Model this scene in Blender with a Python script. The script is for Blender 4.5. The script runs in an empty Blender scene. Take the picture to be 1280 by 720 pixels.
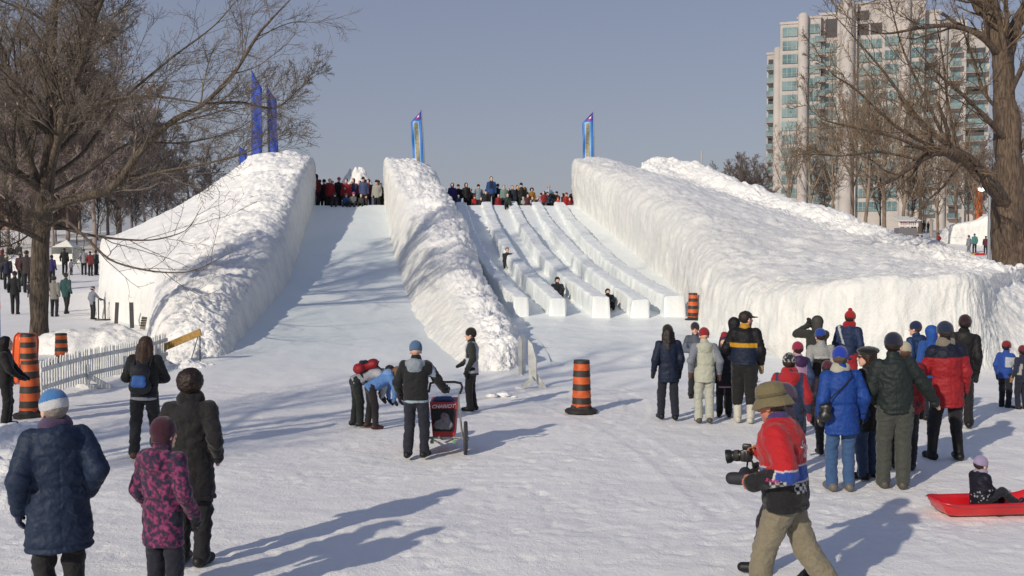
import bpy, math, random, zlib
import numpy as np
from mathutils import Vector, Matrix
from mathutils.bvhtree import BVHTree

SKY_AIR, SKY_DUST, SKY_OZONE, SKY_SAT, SKY_HUE, SKY_STR, SUN_STR, EXPO = 1.0, 1.0, 1.5, .8, .5, .10, 3.3, +.0
VEIL, VEIL_LOW, VEIL_HIGH = .75, (.292, .296, .362), (.176, .216, .352)
HAZE = .0008
random.seed(7)
SC = bpy.context.scene
COL = SC.collection
rad = math.radians
F = 1300.0            # focal length in photo pixels (1280 wide)
CAMZ = 2.9
PITCH = math.atan(48.0 / F)
CP, SP = math.cos(PITCH), math.sin(PITCH)

def at(px, py, d):
    """world point seen at photo pixel (px, py) on the vertical plane Y = d"""
    u, v = (px - 640.0) / F, (360.0 - py) / F
    t = d / (CP + v * SP)
    return Vector((u * t, d, CAMZ + t * (v * CP - SP)))

def sstep(a, b, x):
    t = np.clip((np.asarray(x, float) - a) / (b - a), 0, 1)
    return t * t * (3 - 2 * t)

def ground_z(x, y):
    y = np.asarray(y, float)
    r = np.clip(y - 47.0, 0, 70)
    z = 0.075 * np.where(r < 4, r * r / 8.0, r - 2.0)
    return z

def on_ground(px, py):
    lo, d = 3.0, 3.0
    while d < 400:
        p = at(px, py, d)
        if p.z <= float(ground_z(p.x, d)):
            break
        d += 0.05
    return at(px, py, d)

# ---------------------------------------------------------------- noise
_rs = np.random.RandomState(11)
_perm = np.concatenate([_rs.permutation(256)] * 3)
_grad = _rs.normal(size=(256, 3)); _grad /= np.linalg.norm(_grad, axis=1)[:, None]

def perlin(p):
    p = np.asarray(p, float); i = np.floor(p).astype(int); f = p - i
    w = f * f * f * (f * (f * 6 - 15) + 10)
    out = np.zeros(p.shape[:-1])
    for dx in (0, 1):
        for dy in (0, 1):
            for dz in (0, 1):
                h = _perm[_perm[_perm[(i[..., 0] + dx) & 255] + ((i[..., 1] + dy) & 255)] + ((i[..., 2] + dz) & 255)]
                g = _grad[h]
                q = f - np.array((dx, dy, dz))
                ww = (w[..., 0] if dx else 1 - w[..., 0]) * (w[..., 1] if dy else 1 - w[..., 1]) * (w[..., 2] if dz else 1 - w[..., 2])
                out += ww * (g * q).sum(-1)
    return out

def fbm(p, n=4, gain=0.5):
    p = np.asarray(p, float); a, s, o = 1.0, 1.0, np.zeros(p.shape[:-1])
    for k in range(n):
        o += a * perlin(p * s + 17.3 * k); a *= gain; s *= 2.03
    return o

_pts = _rs.rand(256, 3)
def worley(p):
    p = np.asarray(p, float); i = np.floor(p).astype(int)
    best = np.full(p.shape[:-1], 9.0); sec = best.copy(); ident = np.zeros(p.shape[:-1])
    for dx in (-1, 0, 1):
        for dy in (-1, 0, 1):
            for dz in (-1, 0, 1):
                c = i + np.array((dx, dy, dz))
                h = _perm[_perm[_perm[c[..., 0] & 255] + (c[..., 1] & 255)] + (c[..., 2] & 255)]
                q = c + _pts[h]
                d = np.sqrt(((q - p) ** 2).sum(-1))
                n = d < best
                sec = np.where(n, best, np.minimum(sec, d)); ident = np.where(n, h / 255.0, ident); best = np.where(n, d, best)
    return best, sec, ident

# ---------------------------------------------------------------- linking
def link(name, me, m=None, parent=None, smooth=True):
    o = bpy.data.objects.new(name, me); COL.objects.link(o)
    if m is not None and me is not None:
        for mm in (m if isinstance(m, (list, tuple)) else [m]):
            me.materials.append(mm)
    if parent is not None:
        o.parent = parent
    return o

def mesh(name, v, f, smooth=True, col=None, mi=None):
    v = np.asarray(v, dtype=np.float32)
    me = bpy.data.meshes.new(name)
    if isinstance(f, np.ndarray):
        k = f.shape[1]; n = f.shape[0]
        me.vertices.add(len(v)); me.vertices.foreach_set('co', v.ravel())
        me.loops.add(n * k); me.loops.foreach_set('vertex_index', f.astype(np.int32).ravel())
        me.polygons.add(n); me.polygons.foreach_set('loop_start', np.arange(0, n * k, k, dtype=np.int32))
        me.polygons.foreach_set('loop_total', np.full(n, k, dtype=np.int32))
        me.update(calc_edges=True)
    else:
        me.from_pydata([tuple(map(float, q)) for q in v], [], [tuple(q) for q in f]); me.update()
    me.polygons.foreach_set('use_smooth', np.full(len(me.polygons), smooth))
    if mi is not None:
        me.polygons.foreach_set('material_index', np.asarray(mi, dtype=np.int32))
    if col is not None:
        a = me.color_attributes.new('Col', 'FLOAT_COLOR', 'POINT')
        c = np.ones((len(v), 4), np.float32); c[:, :3] = col
        a.data.foreach_set('color', c.ravel())
    me.validate()
    return me

def tag(o, label=None, cat=None, group=None, kind=None):
    if label: o['label'] = label
    if cat: o['category'] = cat
    if group: o['group'] = group
    if kind: o['kind'] = kind
    return o

def empty(name, loc, label=None, cat=None, group=None, rz=0):
    o = bpy.data.objects.new(name, None); COL.objects.link(o)
    o.empty_display_size = 0.2; o.location = loc; o.rotation_euler = (0, 0, rz)
    return tag(o, label, cat, group)

class MB:
    """collects boxes, tubes, lathes into one mesh"""
    def __init__(s): s.v, s.f, s.sm = [], [], []
    def add(s, v, f, smooth=False):
        n = len(s.v); s.v += [tuple(q) for q in v]; s.f += [tuple(i + n for i in q) for q in f]; s.sm += [smooth] * len(f)
    def box(s, c, d, M=None, bev=0.0):
        x, y, z = [q / 2 for q in d]; c = Vector(c)
        if bev <= 0:
            v = [Vector((a * x, b * y, e * z)) for a in (-1, 1) for b in (-1, 1) for e in (-1, 1)]
            f = [(0, 1, 3, 2), (4, 6, 7, 5), (0, 4, 5, 1), (2, 3, 7, 6), (0, 2, 6, 4), (1, 5, 7, 3)]
        else:
            import bmesh
            bm = bmesh.new(); bmesh.ops.create_cube(bm, size=1)
            for q in bm.verts: q.co = Vector((q.co.x * 2 * x, q.co.y * 2 * y, q.co.z * 2 * z))
            bmesh.ops.bevel(bm, geom=bm.edges[:] + bm.verts[:], offset=bev, segments=2, affect='EDGES', profile=.5)
            bm.verts.index_update(); v = [q.co.copy() for q in bm.verts]; f = [[w.index for w in q.verts] for q in bm.faces]; bm.free()
        v = [(M @ q if M else q) + c for q in v]
        s.add(v, f, bev > 0)
    def beam(s, a, b, w, h, up=(0, 0, 1)):
        a, b = Vector(a), Vector(b); t = (b - a); L = t.length; t.normalize(); u = Vector(up)
        sd = t.cross(u).normalized(); u = sd.cross(t)
        M = Matrix((sd, t, u)).transposed()
        s.box((a + b) / 2, (w, L, h), M)
    def tube(s, pts, r, n=8, cap=True):
        pts = [Vector(p) for p in pts]; m = len(pts)
        rr = r if isinstance(r, (list, tuple)) else [r] * m
        v, f = [], []; prev = None
        for i, p in enumerate(pts):
            t = (pts[min(i + 1, m - 1)] - pts[max(i - 1, 0)]).normalized()
            if prev is None:
                a = t.orthogonal().normalized()
            else:
                a = (prev - t * prev.dot(t)).normalized()
            prev = a; b = t.cross(a)
            for k in range(n):
                an = 2 * math.pi * k / n
                v.append(p + (a * math.cos(an) + b * math.sin(an)) * rr[i])
        for i in range(m - 1):
            for k in range(n):
                k2 = (k + 1) % n
                f.append((i * n + k, i * n + k2, (i + 1) * n + k2, (i + 1) * n + k))
        if cap:
            f.append(tuple(range(n))[::-1]); f.append(tuple(range((m - 1) * n, m * n)))
        s.add(v, f, True)
    def lathe(s, prof, n=24, c=(0, 0, 0), M=None, sx=1, sy=1):
        c = Vector(c); v, f = [], []; m = len(prof)
        for r, z in prof:
            for k in range(n):
                an = 2 * math.pi * k / n; q = Vector((r * math.cos(an) * sx, r * math.sin(an) * sy, z))
                v.append((M @ q if M else q) + c)
        for i in range(m - 1):
            for k in range(n):
                k2 = (k + 1) % n
                f.append((i * n + k, i * n + k2, (i + 1) * n + k2, (i + 1) * n + k))
        if prof[0][0] > 1e-5: f.append(tuple(range(n))[::-1])
        if prof[-1][0] > 1e-5: f.append(tuple(range((m - 1) * n, m * n)))
        s.add(v, f, True)
    def build(s, name, m=None, parent=None, loc=None, rz=None):
        me = mesh(name, s.v, s.f, False)
        me.polygons.foreach_set('use_smooth', s.sm)
        try: me.set_sharp_from_angle(angle=rad(40))
        except Exception: pass
        o = link(name, me, m, parent)
        if loc is not None: o.location = loc
        if rz is not None: o.rotation_euler = (0, 0, rz)
        return o

# ---------------------------------------------------------------- materials
def lin(c):
    if isinstance(c, str):
        c = [int(c[i:i + 2], 16) / 255.0 for i in (0, 2, 4)]
    return tuple(q / 12.92 if q <= 0.04045 else ((q + 0.055) / 1.055) ** 2.4 for q in c)

def nodes(name):
    m = bpy.data.materials.new(name); m.use_nodes = True
    nt = m.node_tree; b = nt.nodes['Principled BSDF']
    return m, nt, b

def N(nt, t, **kw):
    n = nt.nodes.new(t)
    for k, v in kw.items():
        if hasattr(n, k): setattr(n, k, v)
        else: n.inputs[k].default_value = v
    return n

def noise_mat(name, c1, c2, scale=8, rough=0.7, bump=0.2, dist=0.02, stretch=None, detail=5, spec=0.5, metal=0.0, lo=0.35, hi=0.65, bscale=None, coat=0.0):
    m, nt, b = nodes(name); L = nt.links.new
    tc = N(nt, 'ShaderNodeTexCoord'); mp = N(nt, 'ShaderNodeMapping')
    if stretch: mp.inputs['Scale'].default_value = stretch
    L(tc.outputs['Object'], mp.inputs['Vector'])
    nz = N(nt, 'ShaderNodeTexNoise', Scale=scale, Detail=detail); L(mp.outputs[0], nz.inputs['Vector'])
    cr = N(nt, 'ShaderNodeValToRGB'); cr.color_ramp.elements[0].position = lo; cr.color_ramp.elements[1].position = hi
    cr.color_ramp.elements[0].color = (*c1, 1); cr.color_ramp.elements[1].color = (*c2, 1)
    L(nz.outputs['Fac'], cr.inputs['Fac']); L(cr.outputs['Color'], b.inputs['Base Color'])
    b.inputs['Roughness'].default_value = rough; b.inputs['Metallic'].default_value = metal
    b.inputs['Specular IOR Level'].default_value = spec
    b.inputs['Coat Weight'].default_value = coat
    if bump:
        n2 = N(nt, 'ShaderNodeTexNoise', Scale=bscale or scale * 3, Detail=6); L(mp.outputs[0], n2.inputs['Vector'])
        bp = N(nt, 'ShaderNodeBump', Strength=bump, Distance=dist); L(n2.outputs['Fac'], bp.inputs['Height']); L(bp.outputs[0], b.inputs['Normal'])
    return m

def flat(name, c, rough=0.6, **kw):
    c = lin(c); return noise_mat(name, tuple(q * .85 for q in c), tuple(min(1, q * 1.1) for q in c), scale=kw.pop('scale', 14), rough=rough, bump=kw.pop('bump', .08), dist=.005, **kw)

def attr_mat(name, rough, bump, scale, sheen=0.0, spec=0.4, dist=0.004, wrinkle=0.0, bright=1.0):
    m, nt, b = nodes(name); L = nt.links.new
    a = N(nt, 'ShaderNodeAttribute', attribute_name='Col')
    tc = N(nt, 'ShaderNodeTexCoord'); nz = N(nt, 'ShaderNodeTexNoise', Scale=scale, Detail=6); L(tc.outputs['Object'], nz.inputs['Vector'])
    mr = N(nt, 'ShaderNodeMapRange'); mr.inputs['To Min'].default_value = .5 * bright; mr.inputs['To Max'].default_value = .86 * bright; L(nz.outputs['Fac'], mr.inputs['Value'])
    mx = N(nt, 'ShaderNodeMix', data_type='RGBA', blend_type='MULTIPLY'); mx.inputs['Factor'].default_value = 1
    L(a.outputs['Color'], mx.inputs['A']); L(mr.outputs[0], mx.inputs['B']); L(mx.outputs['Result'], b.inputs['Base Color'])
    b.inputs['Roughness'].default_value = rough; b.inputs['Sheen Weight'].default_value = sheen; b.inputs['Specular IOR Level'].default_value = spec
    bp = N(nt, 'ShaderNodeBump', Strength=bump, Distance=dist); L(nz.outputs['Fac'], bp.inputs['Height'])
    n3 = N(nt, 'ShaderNodeTexNoise', Scale=7.5, Detail=4, Distortion=1.6); L(tc.outputs['Object'], n3.inputs['Vector'])      # broad creases
    b3 = N(nt, 'ShaderNodeBump', Strength=wrinkle, Distance=.05); L(n3.outputs['Fac'], b3.inputs['Height']); L(bp.outputs[0], b3.inputs['Normal']); L(b3.outputs[0], b.inputs['Normal'])
    return m

def snow_mat(name, base, rough, bumps, tint=None, tintscale=.25, stretch=None, spec=.3, sss=0.0, edge=None, cut=None):
    m, nt, b = nodes(name); L = nt.links.new
    tc = N(nt, 'ShaderNodeTexCoord'); mp = N(nt, 'ShaderNodeMapping')
    if stretch: mp.inputs['Scale'].default_value = stretch
    L(tc.outputs['Object'], mp.inputs['Vector'])
    nz = N(nt, 'ShaderNodeTexNoise', Scale=tintscale, Detail=8, Roughness=.65); L(mp.outputs[0], nz.inputs['Vector'])
    cr = N(nt, 'ShaderNodeValToRGB'); cr.color_ramp.elements[0].position = .38; cr.color_ramp.elements[1].position = .62
    cr.color_ramp.elements[0].color = (*(tint or base), 1); cr.color_ramp.elements[1].color = (*base, 1)
    L(nz.outputs['Fac'], cr.inputs['Fac']); src = cr.outputs['Color']
    if edge:      # ice wears into trampled snow at the foot of the slide
        sp = N(nt, 'ShaderNodeSeparateXYZ'); L(tc.outputs['Object'], sp.inputs[0])
        ne = N(nt, 'ShaderNodeTexNoise', Scale=.7, Detail=5); L(tc.outputs['Object'], ne.inputs['Vector'])
        ad = N(nt, 'ShaderNodeMath', operation='MULTIPLY_ADD'); L(ne.outputs['Fac'], ad.inputs[0]); ad.inputs[1].default_value = 7.0; L(sp.outputs['Y'], ad.inputs[2])
        mr = N(nt, 'ShaderNodeMapRange'); mr.inputs['From Min'].default_value = edge[0]; mr.inputs['From Max'].default_value = edge[1]; L(ad.outputs[0], mr.inputs['Value'])
        me_ = N(nt, 'ShaderNodeMix', data_type='RGBA'); L(mr.outputs[0], me_.inputs['Factor']); me_.inputs['A'].default_value = (.90, .89, .875, 1); L(src, me_.inputs['B'])
        src = me_.outputs['Result']
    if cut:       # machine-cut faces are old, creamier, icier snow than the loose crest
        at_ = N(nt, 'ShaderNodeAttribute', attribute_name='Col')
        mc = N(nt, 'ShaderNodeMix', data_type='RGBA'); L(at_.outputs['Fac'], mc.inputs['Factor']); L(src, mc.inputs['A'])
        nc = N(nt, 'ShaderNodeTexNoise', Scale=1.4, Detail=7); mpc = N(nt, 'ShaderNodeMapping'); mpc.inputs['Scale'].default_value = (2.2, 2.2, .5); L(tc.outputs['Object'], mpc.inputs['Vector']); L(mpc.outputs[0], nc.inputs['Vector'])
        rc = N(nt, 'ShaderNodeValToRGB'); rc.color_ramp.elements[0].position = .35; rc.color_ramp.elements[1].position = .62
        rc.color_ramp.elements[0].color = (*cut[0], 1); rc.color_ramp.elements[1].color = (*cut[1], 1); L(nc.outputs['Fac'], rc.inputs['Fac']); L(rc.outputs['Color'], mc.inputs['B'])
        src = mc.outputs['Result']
    L(src, b.inputs['Base Color'])
    b.inputs['Roughness'].default_value = rough; b.inputs['Specular IOR Level'].default_value = spec
    if sss:
        b.inputs['Subsurface Weight'].default_value = sss; b.inputs['Subsurface Radius'].default_value = (.12, .2, .25); b.inputs['Subsurface Scale'].default_value = .5
    prev = None
    for sc_, st, di in bumps:
        n2 = N(nt, 'ShaderNodeTexNoise', Scale=sc_, Detail=5, Roughness=.6); L(mp.outputs[0], n2.inputs['Vector'])
        bp = N(nt, 'ShaderNodeBump', Strength=st, Distance=di); L(n2.outputs['Fac'], bp.inputs['Height'])
        if prev: L(prev.outputs[0], bp.inputs['Normal'])
        prev = bp
    if prev: L(prev.outputs[0], b.inputs['Normal'])
    return m

SNOW_G = snow_mat('trampled_snow', (.92, .905, .885), .55, [(1.3, .35, .08), (6, .5, .035), (28, .65, .015), (80, .8, .010)], tint=(.86, .85, .84), tintscale=.5)
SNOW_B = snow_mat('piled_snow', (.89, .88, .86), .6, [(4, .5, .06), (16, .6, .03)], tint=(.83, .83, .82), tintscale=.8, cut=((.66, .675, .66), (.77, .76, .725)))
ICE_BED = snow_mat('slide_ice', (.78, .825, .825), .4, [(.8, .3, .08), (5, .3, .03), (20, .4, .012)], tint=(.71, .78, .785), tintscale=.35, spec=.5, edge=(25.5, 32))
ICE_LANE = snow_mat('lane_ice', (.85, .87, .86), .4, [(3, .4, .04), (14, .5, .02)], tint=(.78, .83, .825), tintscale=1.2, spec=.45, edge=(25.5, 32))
CLOTH = attr_mat('cloth', .8, .35, 45, sheen=.15, wrinkle=.45)
NYLON = attr_mat('nylon', .62, .35, 30, spec=.3, dist=.006, wrinkle=.4)
SKIN = attr_mat('skin', .5, .1, 60, bright=1.4)
KNIT = attr_mat('knit', .95, .8, 90, sheen=.3, dist=.006)
HAIR = attr_mat('hair', .5, .8, 120, dist=.006)
RUBBER = attr_mat('boot_rubber', .55, .2, 40)
PLAIN_BLACK = flat('black_plastic', '151517', .4)

# ---------------------------------------------------------------- camera, sky, sun
cam = bpy.data.objects.new('camera_view', bpy.data.cameras.new('camera_view')); COL.objects.link(cam)
cam.location = (0, 0, CAMZ); cam.rotation_euler = (rad(90) - PITCH, 0, 0)
cam.data.sensor_width = 36.0; cam.data.lens = 36.0 * F / 1280.0; cam.data.clip_start = .1; cam.data.clip_end = 3000
SC.camera = cam
ELEV = rad(25.5); SH = Vector((.60, .80, 0))      # direction shadows fall on the ground
w = bpy.data.worlds.new('World'); SC.world = w; w.use_nodes = True
nt = w.node_tree; bg = nt.nodes['Background']
sky = nt.nodes.new('ShaderNodeTexSky'); sky.sky_type = 'NISHITA'; sky.sun_disc = False
sky.sun_elevation = ELEV; sky.sun_rotation = math.atan2(-SH.x, -SH.y)
sky.air_density = SKY_AIR; sky.dust_density = SKY_DUST; sky.ozone_density = SKY_OZONE; sky.altitude = 60
hs = nt.nodes.new('ShaderNodeHueSaturation'); hs.inputs['Saturation'].default_value = SKY_SAT; hs.inputs['Hue'].default_value = SKY_HUE
nt.links.new(sky.outputs[0], hs.inputs['Color'])
# thin winter haze: the clear sky is veiled by an even grey-lavender layer, paler towards the horizon
tcw = nt.nodes.new('ShaderNodeTexCoord'); sx = nt.nodes.new('ShaderNodeSeparateXYZ'); nt.links.new(tcw.outputs['Generated'], sx.inputs[0])
vr = nt.nodes.new('ShaderNodeValToRGB'); vr.color_ramp.elements[0].position = 0.0; vr.color_ramp.elements[1].position = .36
vr.color_ramp.elements[0].color = (*VEIL_LOW, 1); vr.color_ramp.elements[1].color = (*VEIL_HIGH, 1)
nt.links.new(sx.outputs['Z'], vr.inputs['Fac'])
vs = nt.nodes.new('ShaderNodeVectorMath'); vs.operation = 'SCALE'; vs.inputs['Scale'].default_value = 10.0; nt.links.new(vr.outputs['Color'], vs.inputs[0])
mv = nt.nodes.new('ShaderNodeMix'); mv.data_type = 'RGBA'; mv.inputs['Factor'].default_value = VEIL
nt.links.new(hs.outputs[0], mv.inputs['A']); nt.links.new(vs.outputs[0], mv.inputs['B']); nt.links.new(mv.outputs['Result'], bg.inputs['Color'])
bg.inputs['Strength'].default_value = SKY_STR
sun = bpy.data.objects.new('sun', bpy.data.lights.new('sun', 'SUN')); COL.objects.link(sun)
sun.data.energy = SUN_STR; sun.data.angle = rad(.9); sun.data.color = (1, .90, .75)
ld = Vector((SH.x * math.cos(ELEV), SH.y * math.cos(ELEV), -math.sin(ELEV)))
sun.rotation_euler = ld.to_track_quat('-Z', 'Y').to_euler(); sun.location = (-20, -20, 30)
SC.view_settings.view_transform = 'Standard'; SC.view_settings.look = 'None'; SC.view_settings.exposure = EXPO; SC.view_settings.gamma = 1
SC.view_settings.use_curve_mapping = False
SC.cycles.max_bounces = 6; SC.cycles.diffuse_bounces = 4; SC.cycles.use_denoising = True

# ---------------------------------------------------------------- slide profile
def zf(d):
    return 5.2 * (np.clip((np.asarray(d, float) - 22.0) / 33.0, 0, 1)) ** 1.75

def grid_faces(nu, nv):
    i = np.arange(nu - 1)[:, None] * nv + np.arange(nv - 1)[None, :]
    i = i.ravel()
    return np.stack([i, i + nv, i + nv + 1, i + 1], 1)

# ground: fine near, coarse far, one sheet
def axis(knots):
    out = [knots[0][0]]
    for (a, _), (b, s) in zip(knots, knots[1:]):
        n = max(1, int(round((b - a) / s))); out += list(a + (b - a) * np.arange(1, n + 1) / n)
    return np.array(out)
gx = axis([(-700, 0), (-120, 60), (-40, 8), (-16, .6), (-7.5, .085), (8, .05), (14, .085), (40, 1), (120, 8), (700, 60)])
gy = axis([(-300, 0), (-40, 40), (2, 2), (6.5, .3), (15, .048), (27, .085), (50, .35), (120, 2), (260, 10), (1500, 120)])
X, Y = np.meshgrid(gx, gy, indexing='ij')
Z = ground_z(X, Y)
P3 = np.stack([X, Y, np.zeros_like(X)], -1)
near = (1 - sstep(27, 45, Y)) * (1 - sstep(14, 20, np.abs(X)))
Z = Z + near * (.05 * fbm(P3 * .35, 3) + .017 * fbm(P3 * (1.6, 2.2, 1) + 5, 4, .6) - .022 * np.clip(.36 - worley(P3 * (2.1, 1.7, 1) + .25 * fbm(P3 * 1.3, 2)[..., None])[0], 0, 1) * np.clip(.5 + 1.6 * fbm(P3 * .22 + 3, 2), 0, 1))
# boot prints
rp = np.random.RandomState(3)
for _ in range(3600):
    v = 6.8 + 19 * rp.rand() ** .85; u = (rp.rand() * 1.1 - .55) * v
    if fbm(np.array([[u * .35, v * .3, 2.]]), 2)[0] < -.12: continue
    a = rp.normal() * .9; ca, sa = math.cos(a), math.sin(a); L2, W2 = .13 * (.8 + .4 * rp.rand()), .055; dp = .004 + .010 * rp.rand() ** 1.5
    i0, i1 = np.searchsorted(gx, [u - .3, u + .3]); j0, j1 = np.searchsorted(gy, [v - .3, v + .3])
    if i1 - i0 < 2 or j1 - j0 < 2: continue
    dx = X[i0:i1, j0:j1] - u; dy = Y[i0:i1, j0:j1] - v
    e = np.sqrt(((dx * ca + dy * sa) / W2) ** 2 + ((-dx * sa + dy * ca) / L2) ** 2)
    Z[i0:i1, j0:j1] += -dp * (1 - sstep(.75, 1.15, e)) + .35 * dp * np.exp(-((e - 1.45) / .3) ** 2)
# sled ruts towards the foot of the slides
for k in range(3):
    x0, y0 = rp.uniform(-3, 6), rp.uniform(8, 15); x1, y1 = rp.uniform(-5, 4), 26.0; bend = rp.normal() * 1.5
    t = np.clip((Y - y0) / (y1 - y0), 0, 1); xc = x0 + (x1 - x0) * t + bend * np.sin(np.pi * t)
    e = np.abs(X - xc); on = ((Y > y0) & (Y < 24)).astype(float)
    Z += on * (-.010 * (1 - sstep(.16, .26, e)) + .006 * np.exp(-((e - .27) / .05) ** 2))
under = sstep(23.2, 25.2, Y) * (1 - sstep(60, 66, Y)) * sstep(-7.9, -7.0, X) * (1 - sstep(5.0, 6.0, X))
Z = Z - .6 * under
gm = mesh('ground', np.stack([X, Y, Z], -1).reshape(-1, 3), grid_faces(len(gx), len(gy)))
tag(link('ground', gm, SNOW_G), kind='structure')
_gbvh = None
def gz(x, y):
    return float(ground_z(x, y))

# ---------------------------------------------------------------- lofted snow masses
def catmull(A, n):
    """resample along axis 0 to n points"""
    m = A.shape[0]; t = np.linspace(0, m - 1, n); i = np.clip(np.floor(t).astype(int), 0, m - 2); f = (t - i).reshape((-1,) + (1,) * (A.ndim - 1))
    p0 = A[np.clip(i - 1, 0, m - 1)]; p1 = A[i]; p2 = A[i + 1]; p3 = A[np.clip(i + 2, 0, m - 1)]
    return .5 * (2 * p1 + (p2 - p0) * f + (2 * p0 - 5 * p1 + 4 * p2 - p3) * f * f + (3 * p1 - p0 - 3 * p2 + p3) * f ** 3) * .8 + .2 * (p1 * (1 - f) + p2 * f)

def loft(secs, nu, nv):
    A = np.array(secs, float); A = catmull(A, nu); A = np.swapaxes(catmull(np.swapaxes(A, 0, 1), nv), 0, 1)
    return A

def wts(w, n):
    w = np.array(w, float); return np.interp(np.linspace(0, len(w) - 1, n), np.arange(len(w)), w)

def rough_up(A, wl, ws, seed, lump=1.0):
    """displace a lofted grid along its normals: broken lumps where wl is high, icy vertical streaks where ws is high"""
    du = np.gradient(A, axis=0); dv = np.gradient(A, axis=1)
    n = np.cross(dv, du); n /= np.linalg.norm(n, axis=-1, keepdims=True) + 1e-9
    c = A.reshape(-1, 3).mean(0)
    if ((A - c) * n).sum() < 0: n = -n
    P = A + seed
    w1, w2, idn = worley(P * (1.15 / lump) + .35 * fbm(P * 2, 2)[..., None])
    a1, a2, idm = worley(P * (3.1 / lump) + 7 + .3 * fbm(P * 4, 2)[..., None])
    lumps = .20 * (idn - .5) * np.clip((w2 - w1) * 3, 0, 1) - .06 * w1 + .10 * (idm - .4) * np.clip((a2 - a1) * 4, 0, 1) + .09 * fbm(P * 5, 4, .6) + .20 * fbm(P * .8, 3)
    S = P * np.array((3.4, 3.4, .42)) + .9 * fbm(P * .9 + 40, 3)[..., None]; streak = .085 * np.abs(fbm(S, 4, .6)) * np.clip(.7 + 1.2 * fbm(P * .45 + 8, 2), .15, 1.5) + .07 * fbm(P * (1.3, 1.3, .8), 4, .6)
    base = .03 * fbm(P * 2.2, 4, .6) + .08 * fbm(P * .5, 2)
    return A + n * (lumps * wl + streak * ws + base)[..., None]

def snow_mass(name, secs, nu, nv, wl, ws, label, cat, seed, mats=SNOW_B, wu=None, lump=1.0, group=None):
    A = loft(secs, nu, nv)
    a = wts(wl, nv)[None, :] * (wts(wu, nu)[:, None] if wu else 1.0); b = np.broadcast_to(wts(ws, nv)[None, :], (nu, nv))
    A = rough_up(A, np.broadcast_to(a, (nu, nv)), b, seed, lump)
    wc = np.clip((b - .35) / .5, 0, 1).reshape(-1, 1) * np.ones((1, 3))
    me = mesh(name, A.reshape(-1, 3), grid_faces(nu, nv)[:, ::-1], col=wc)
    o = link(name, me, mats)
    return tag(o, label, cat, group)

def sec(d, pts):
    return [tuple(at(px, py, (d if len(q) == 0 else q[0]))) for px, py, *q in pts]

def down(s, first=.5, last=.5, g=True):
    """push the base rows below the surface they stand on"""
    a = list(s[0]); a[2] -= first; b = list(s[-1]); b[2] -= last
    return [tuple(a)] + list(s) + [tuple(b)]

L_ = [down(sec(58, [(394,262),(393,203),(375,196),(350,192),(318,196),(275,226),(215,262),(150,292),(128,302),(126,345)])),
      down(sec(55, [(392,263),(391,203),(375,196),(350,192),(315,197),(275,226),(215,262),(150,292),(128,302),(126,352)])),
      down(sec(50, [(382,285),(377,226),(357,219),(332,222),(300,237),(250,262),(190,290),(140,312),(128,340),(125,374)])),
      down(sec(44, [(371,323),(362,270),(337,260),(300,268),(265,283),(215,305),(165,324),(140,338),(128,365),(126,396)])),
      down(sec(39, [(359,355),(347,308),(322,297),(285,300),(250,312),(215,330),(197,339),(189,348),(185,375),(183,412)])),
      down(sec(33, [(328,399),(314,358),(288,346),(255,346),(228,356),(207,372),(196,385),(189,400),(186,415),(184,428)])),
      down(sec(29.5, [(304,428),(292,388),(270,374),(245,372),(222,379),(205,391),(196,405),(190,418),(188,430),(186,442)])),
      down(sec(27.5, [(291,444),(282,416),(264,401),(245,399),(225,404),(208,414),(199,425),(194,436),(192,444),(190,450)])),
      down(sec(26.5, [(284,454),(274,442),(258,434),(245,431),(228,435),(212,441),(204,447),(199,452),(198,455),(197,458)])),
      down(sec(26.2, [(280,460),(272,458),(258,457),(245,457),(228,457),(212,458),(204,459),(200,460),(199,461),(198,462)]), .4, .4)]
snow_mass('snow_wall', L_, 520, 200, [0,.1,.35,1,1,.9,.4,.25,.25,.3,.3,.3], [1,1,.9,.2,0,0,.1,.2,.3,.7,.7,.7],
          'wide lumpy snow wall with rough crest behind the white picket fence', 'snow wall', 3.0)
M_ = [down(sec(58, [(482,262),(481,203),(499,200),(520,201),(545,218),(557,262)])),
      down(sec(55, [(482,261),(481,203),(499,200),(520,201),(545,219),(557,263)])),
      down(sec(50, [(486,285),(494,236),(512,230),(534,231),(556,241),(568,285)])),
      down(sec(44, [(494,324),(513,283),(533,268),(556,262),(578,273),(588,323)])),
      down(sec(39, [(503,353),(529,317),(549,302),(572,298),(593,314),(603,352)])),
      down(sec(33, [(520,398),(553,360),(573,347),(593,345),(613,362),(623,397)])),
      down(sec(29, [(542,427),(575,392),(593,381),(612,380),(631,394),(640,426)])),
      down(sec(26.5, [(562,447),(591,414),(605,404),(622,402),(640,415),(649,447)])),
      down(sec(24.9, [(584,462),(600,434),(612,424),(628,421),(643,428),(651,463)])),
      down(sec(24.4, [(592,466),(602,455),(613,449),(628,447),(639,452),(649,466)])),
      down(sec(24.2, [(593,472),(600,471),(611,471),(627,471),(640,471),(649,472)]), .4, .4)]
snow_mass('snow_wall', M_, 470, 130, [0,.05,.25,.9,1.1,1,.3,.1], [1,1,.8,.2,0,.2,.9,1],
          'narrow rough-topped snow wall dividing the wide lane from the narrow lanes', 'snow wall', 9.0)
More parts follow.
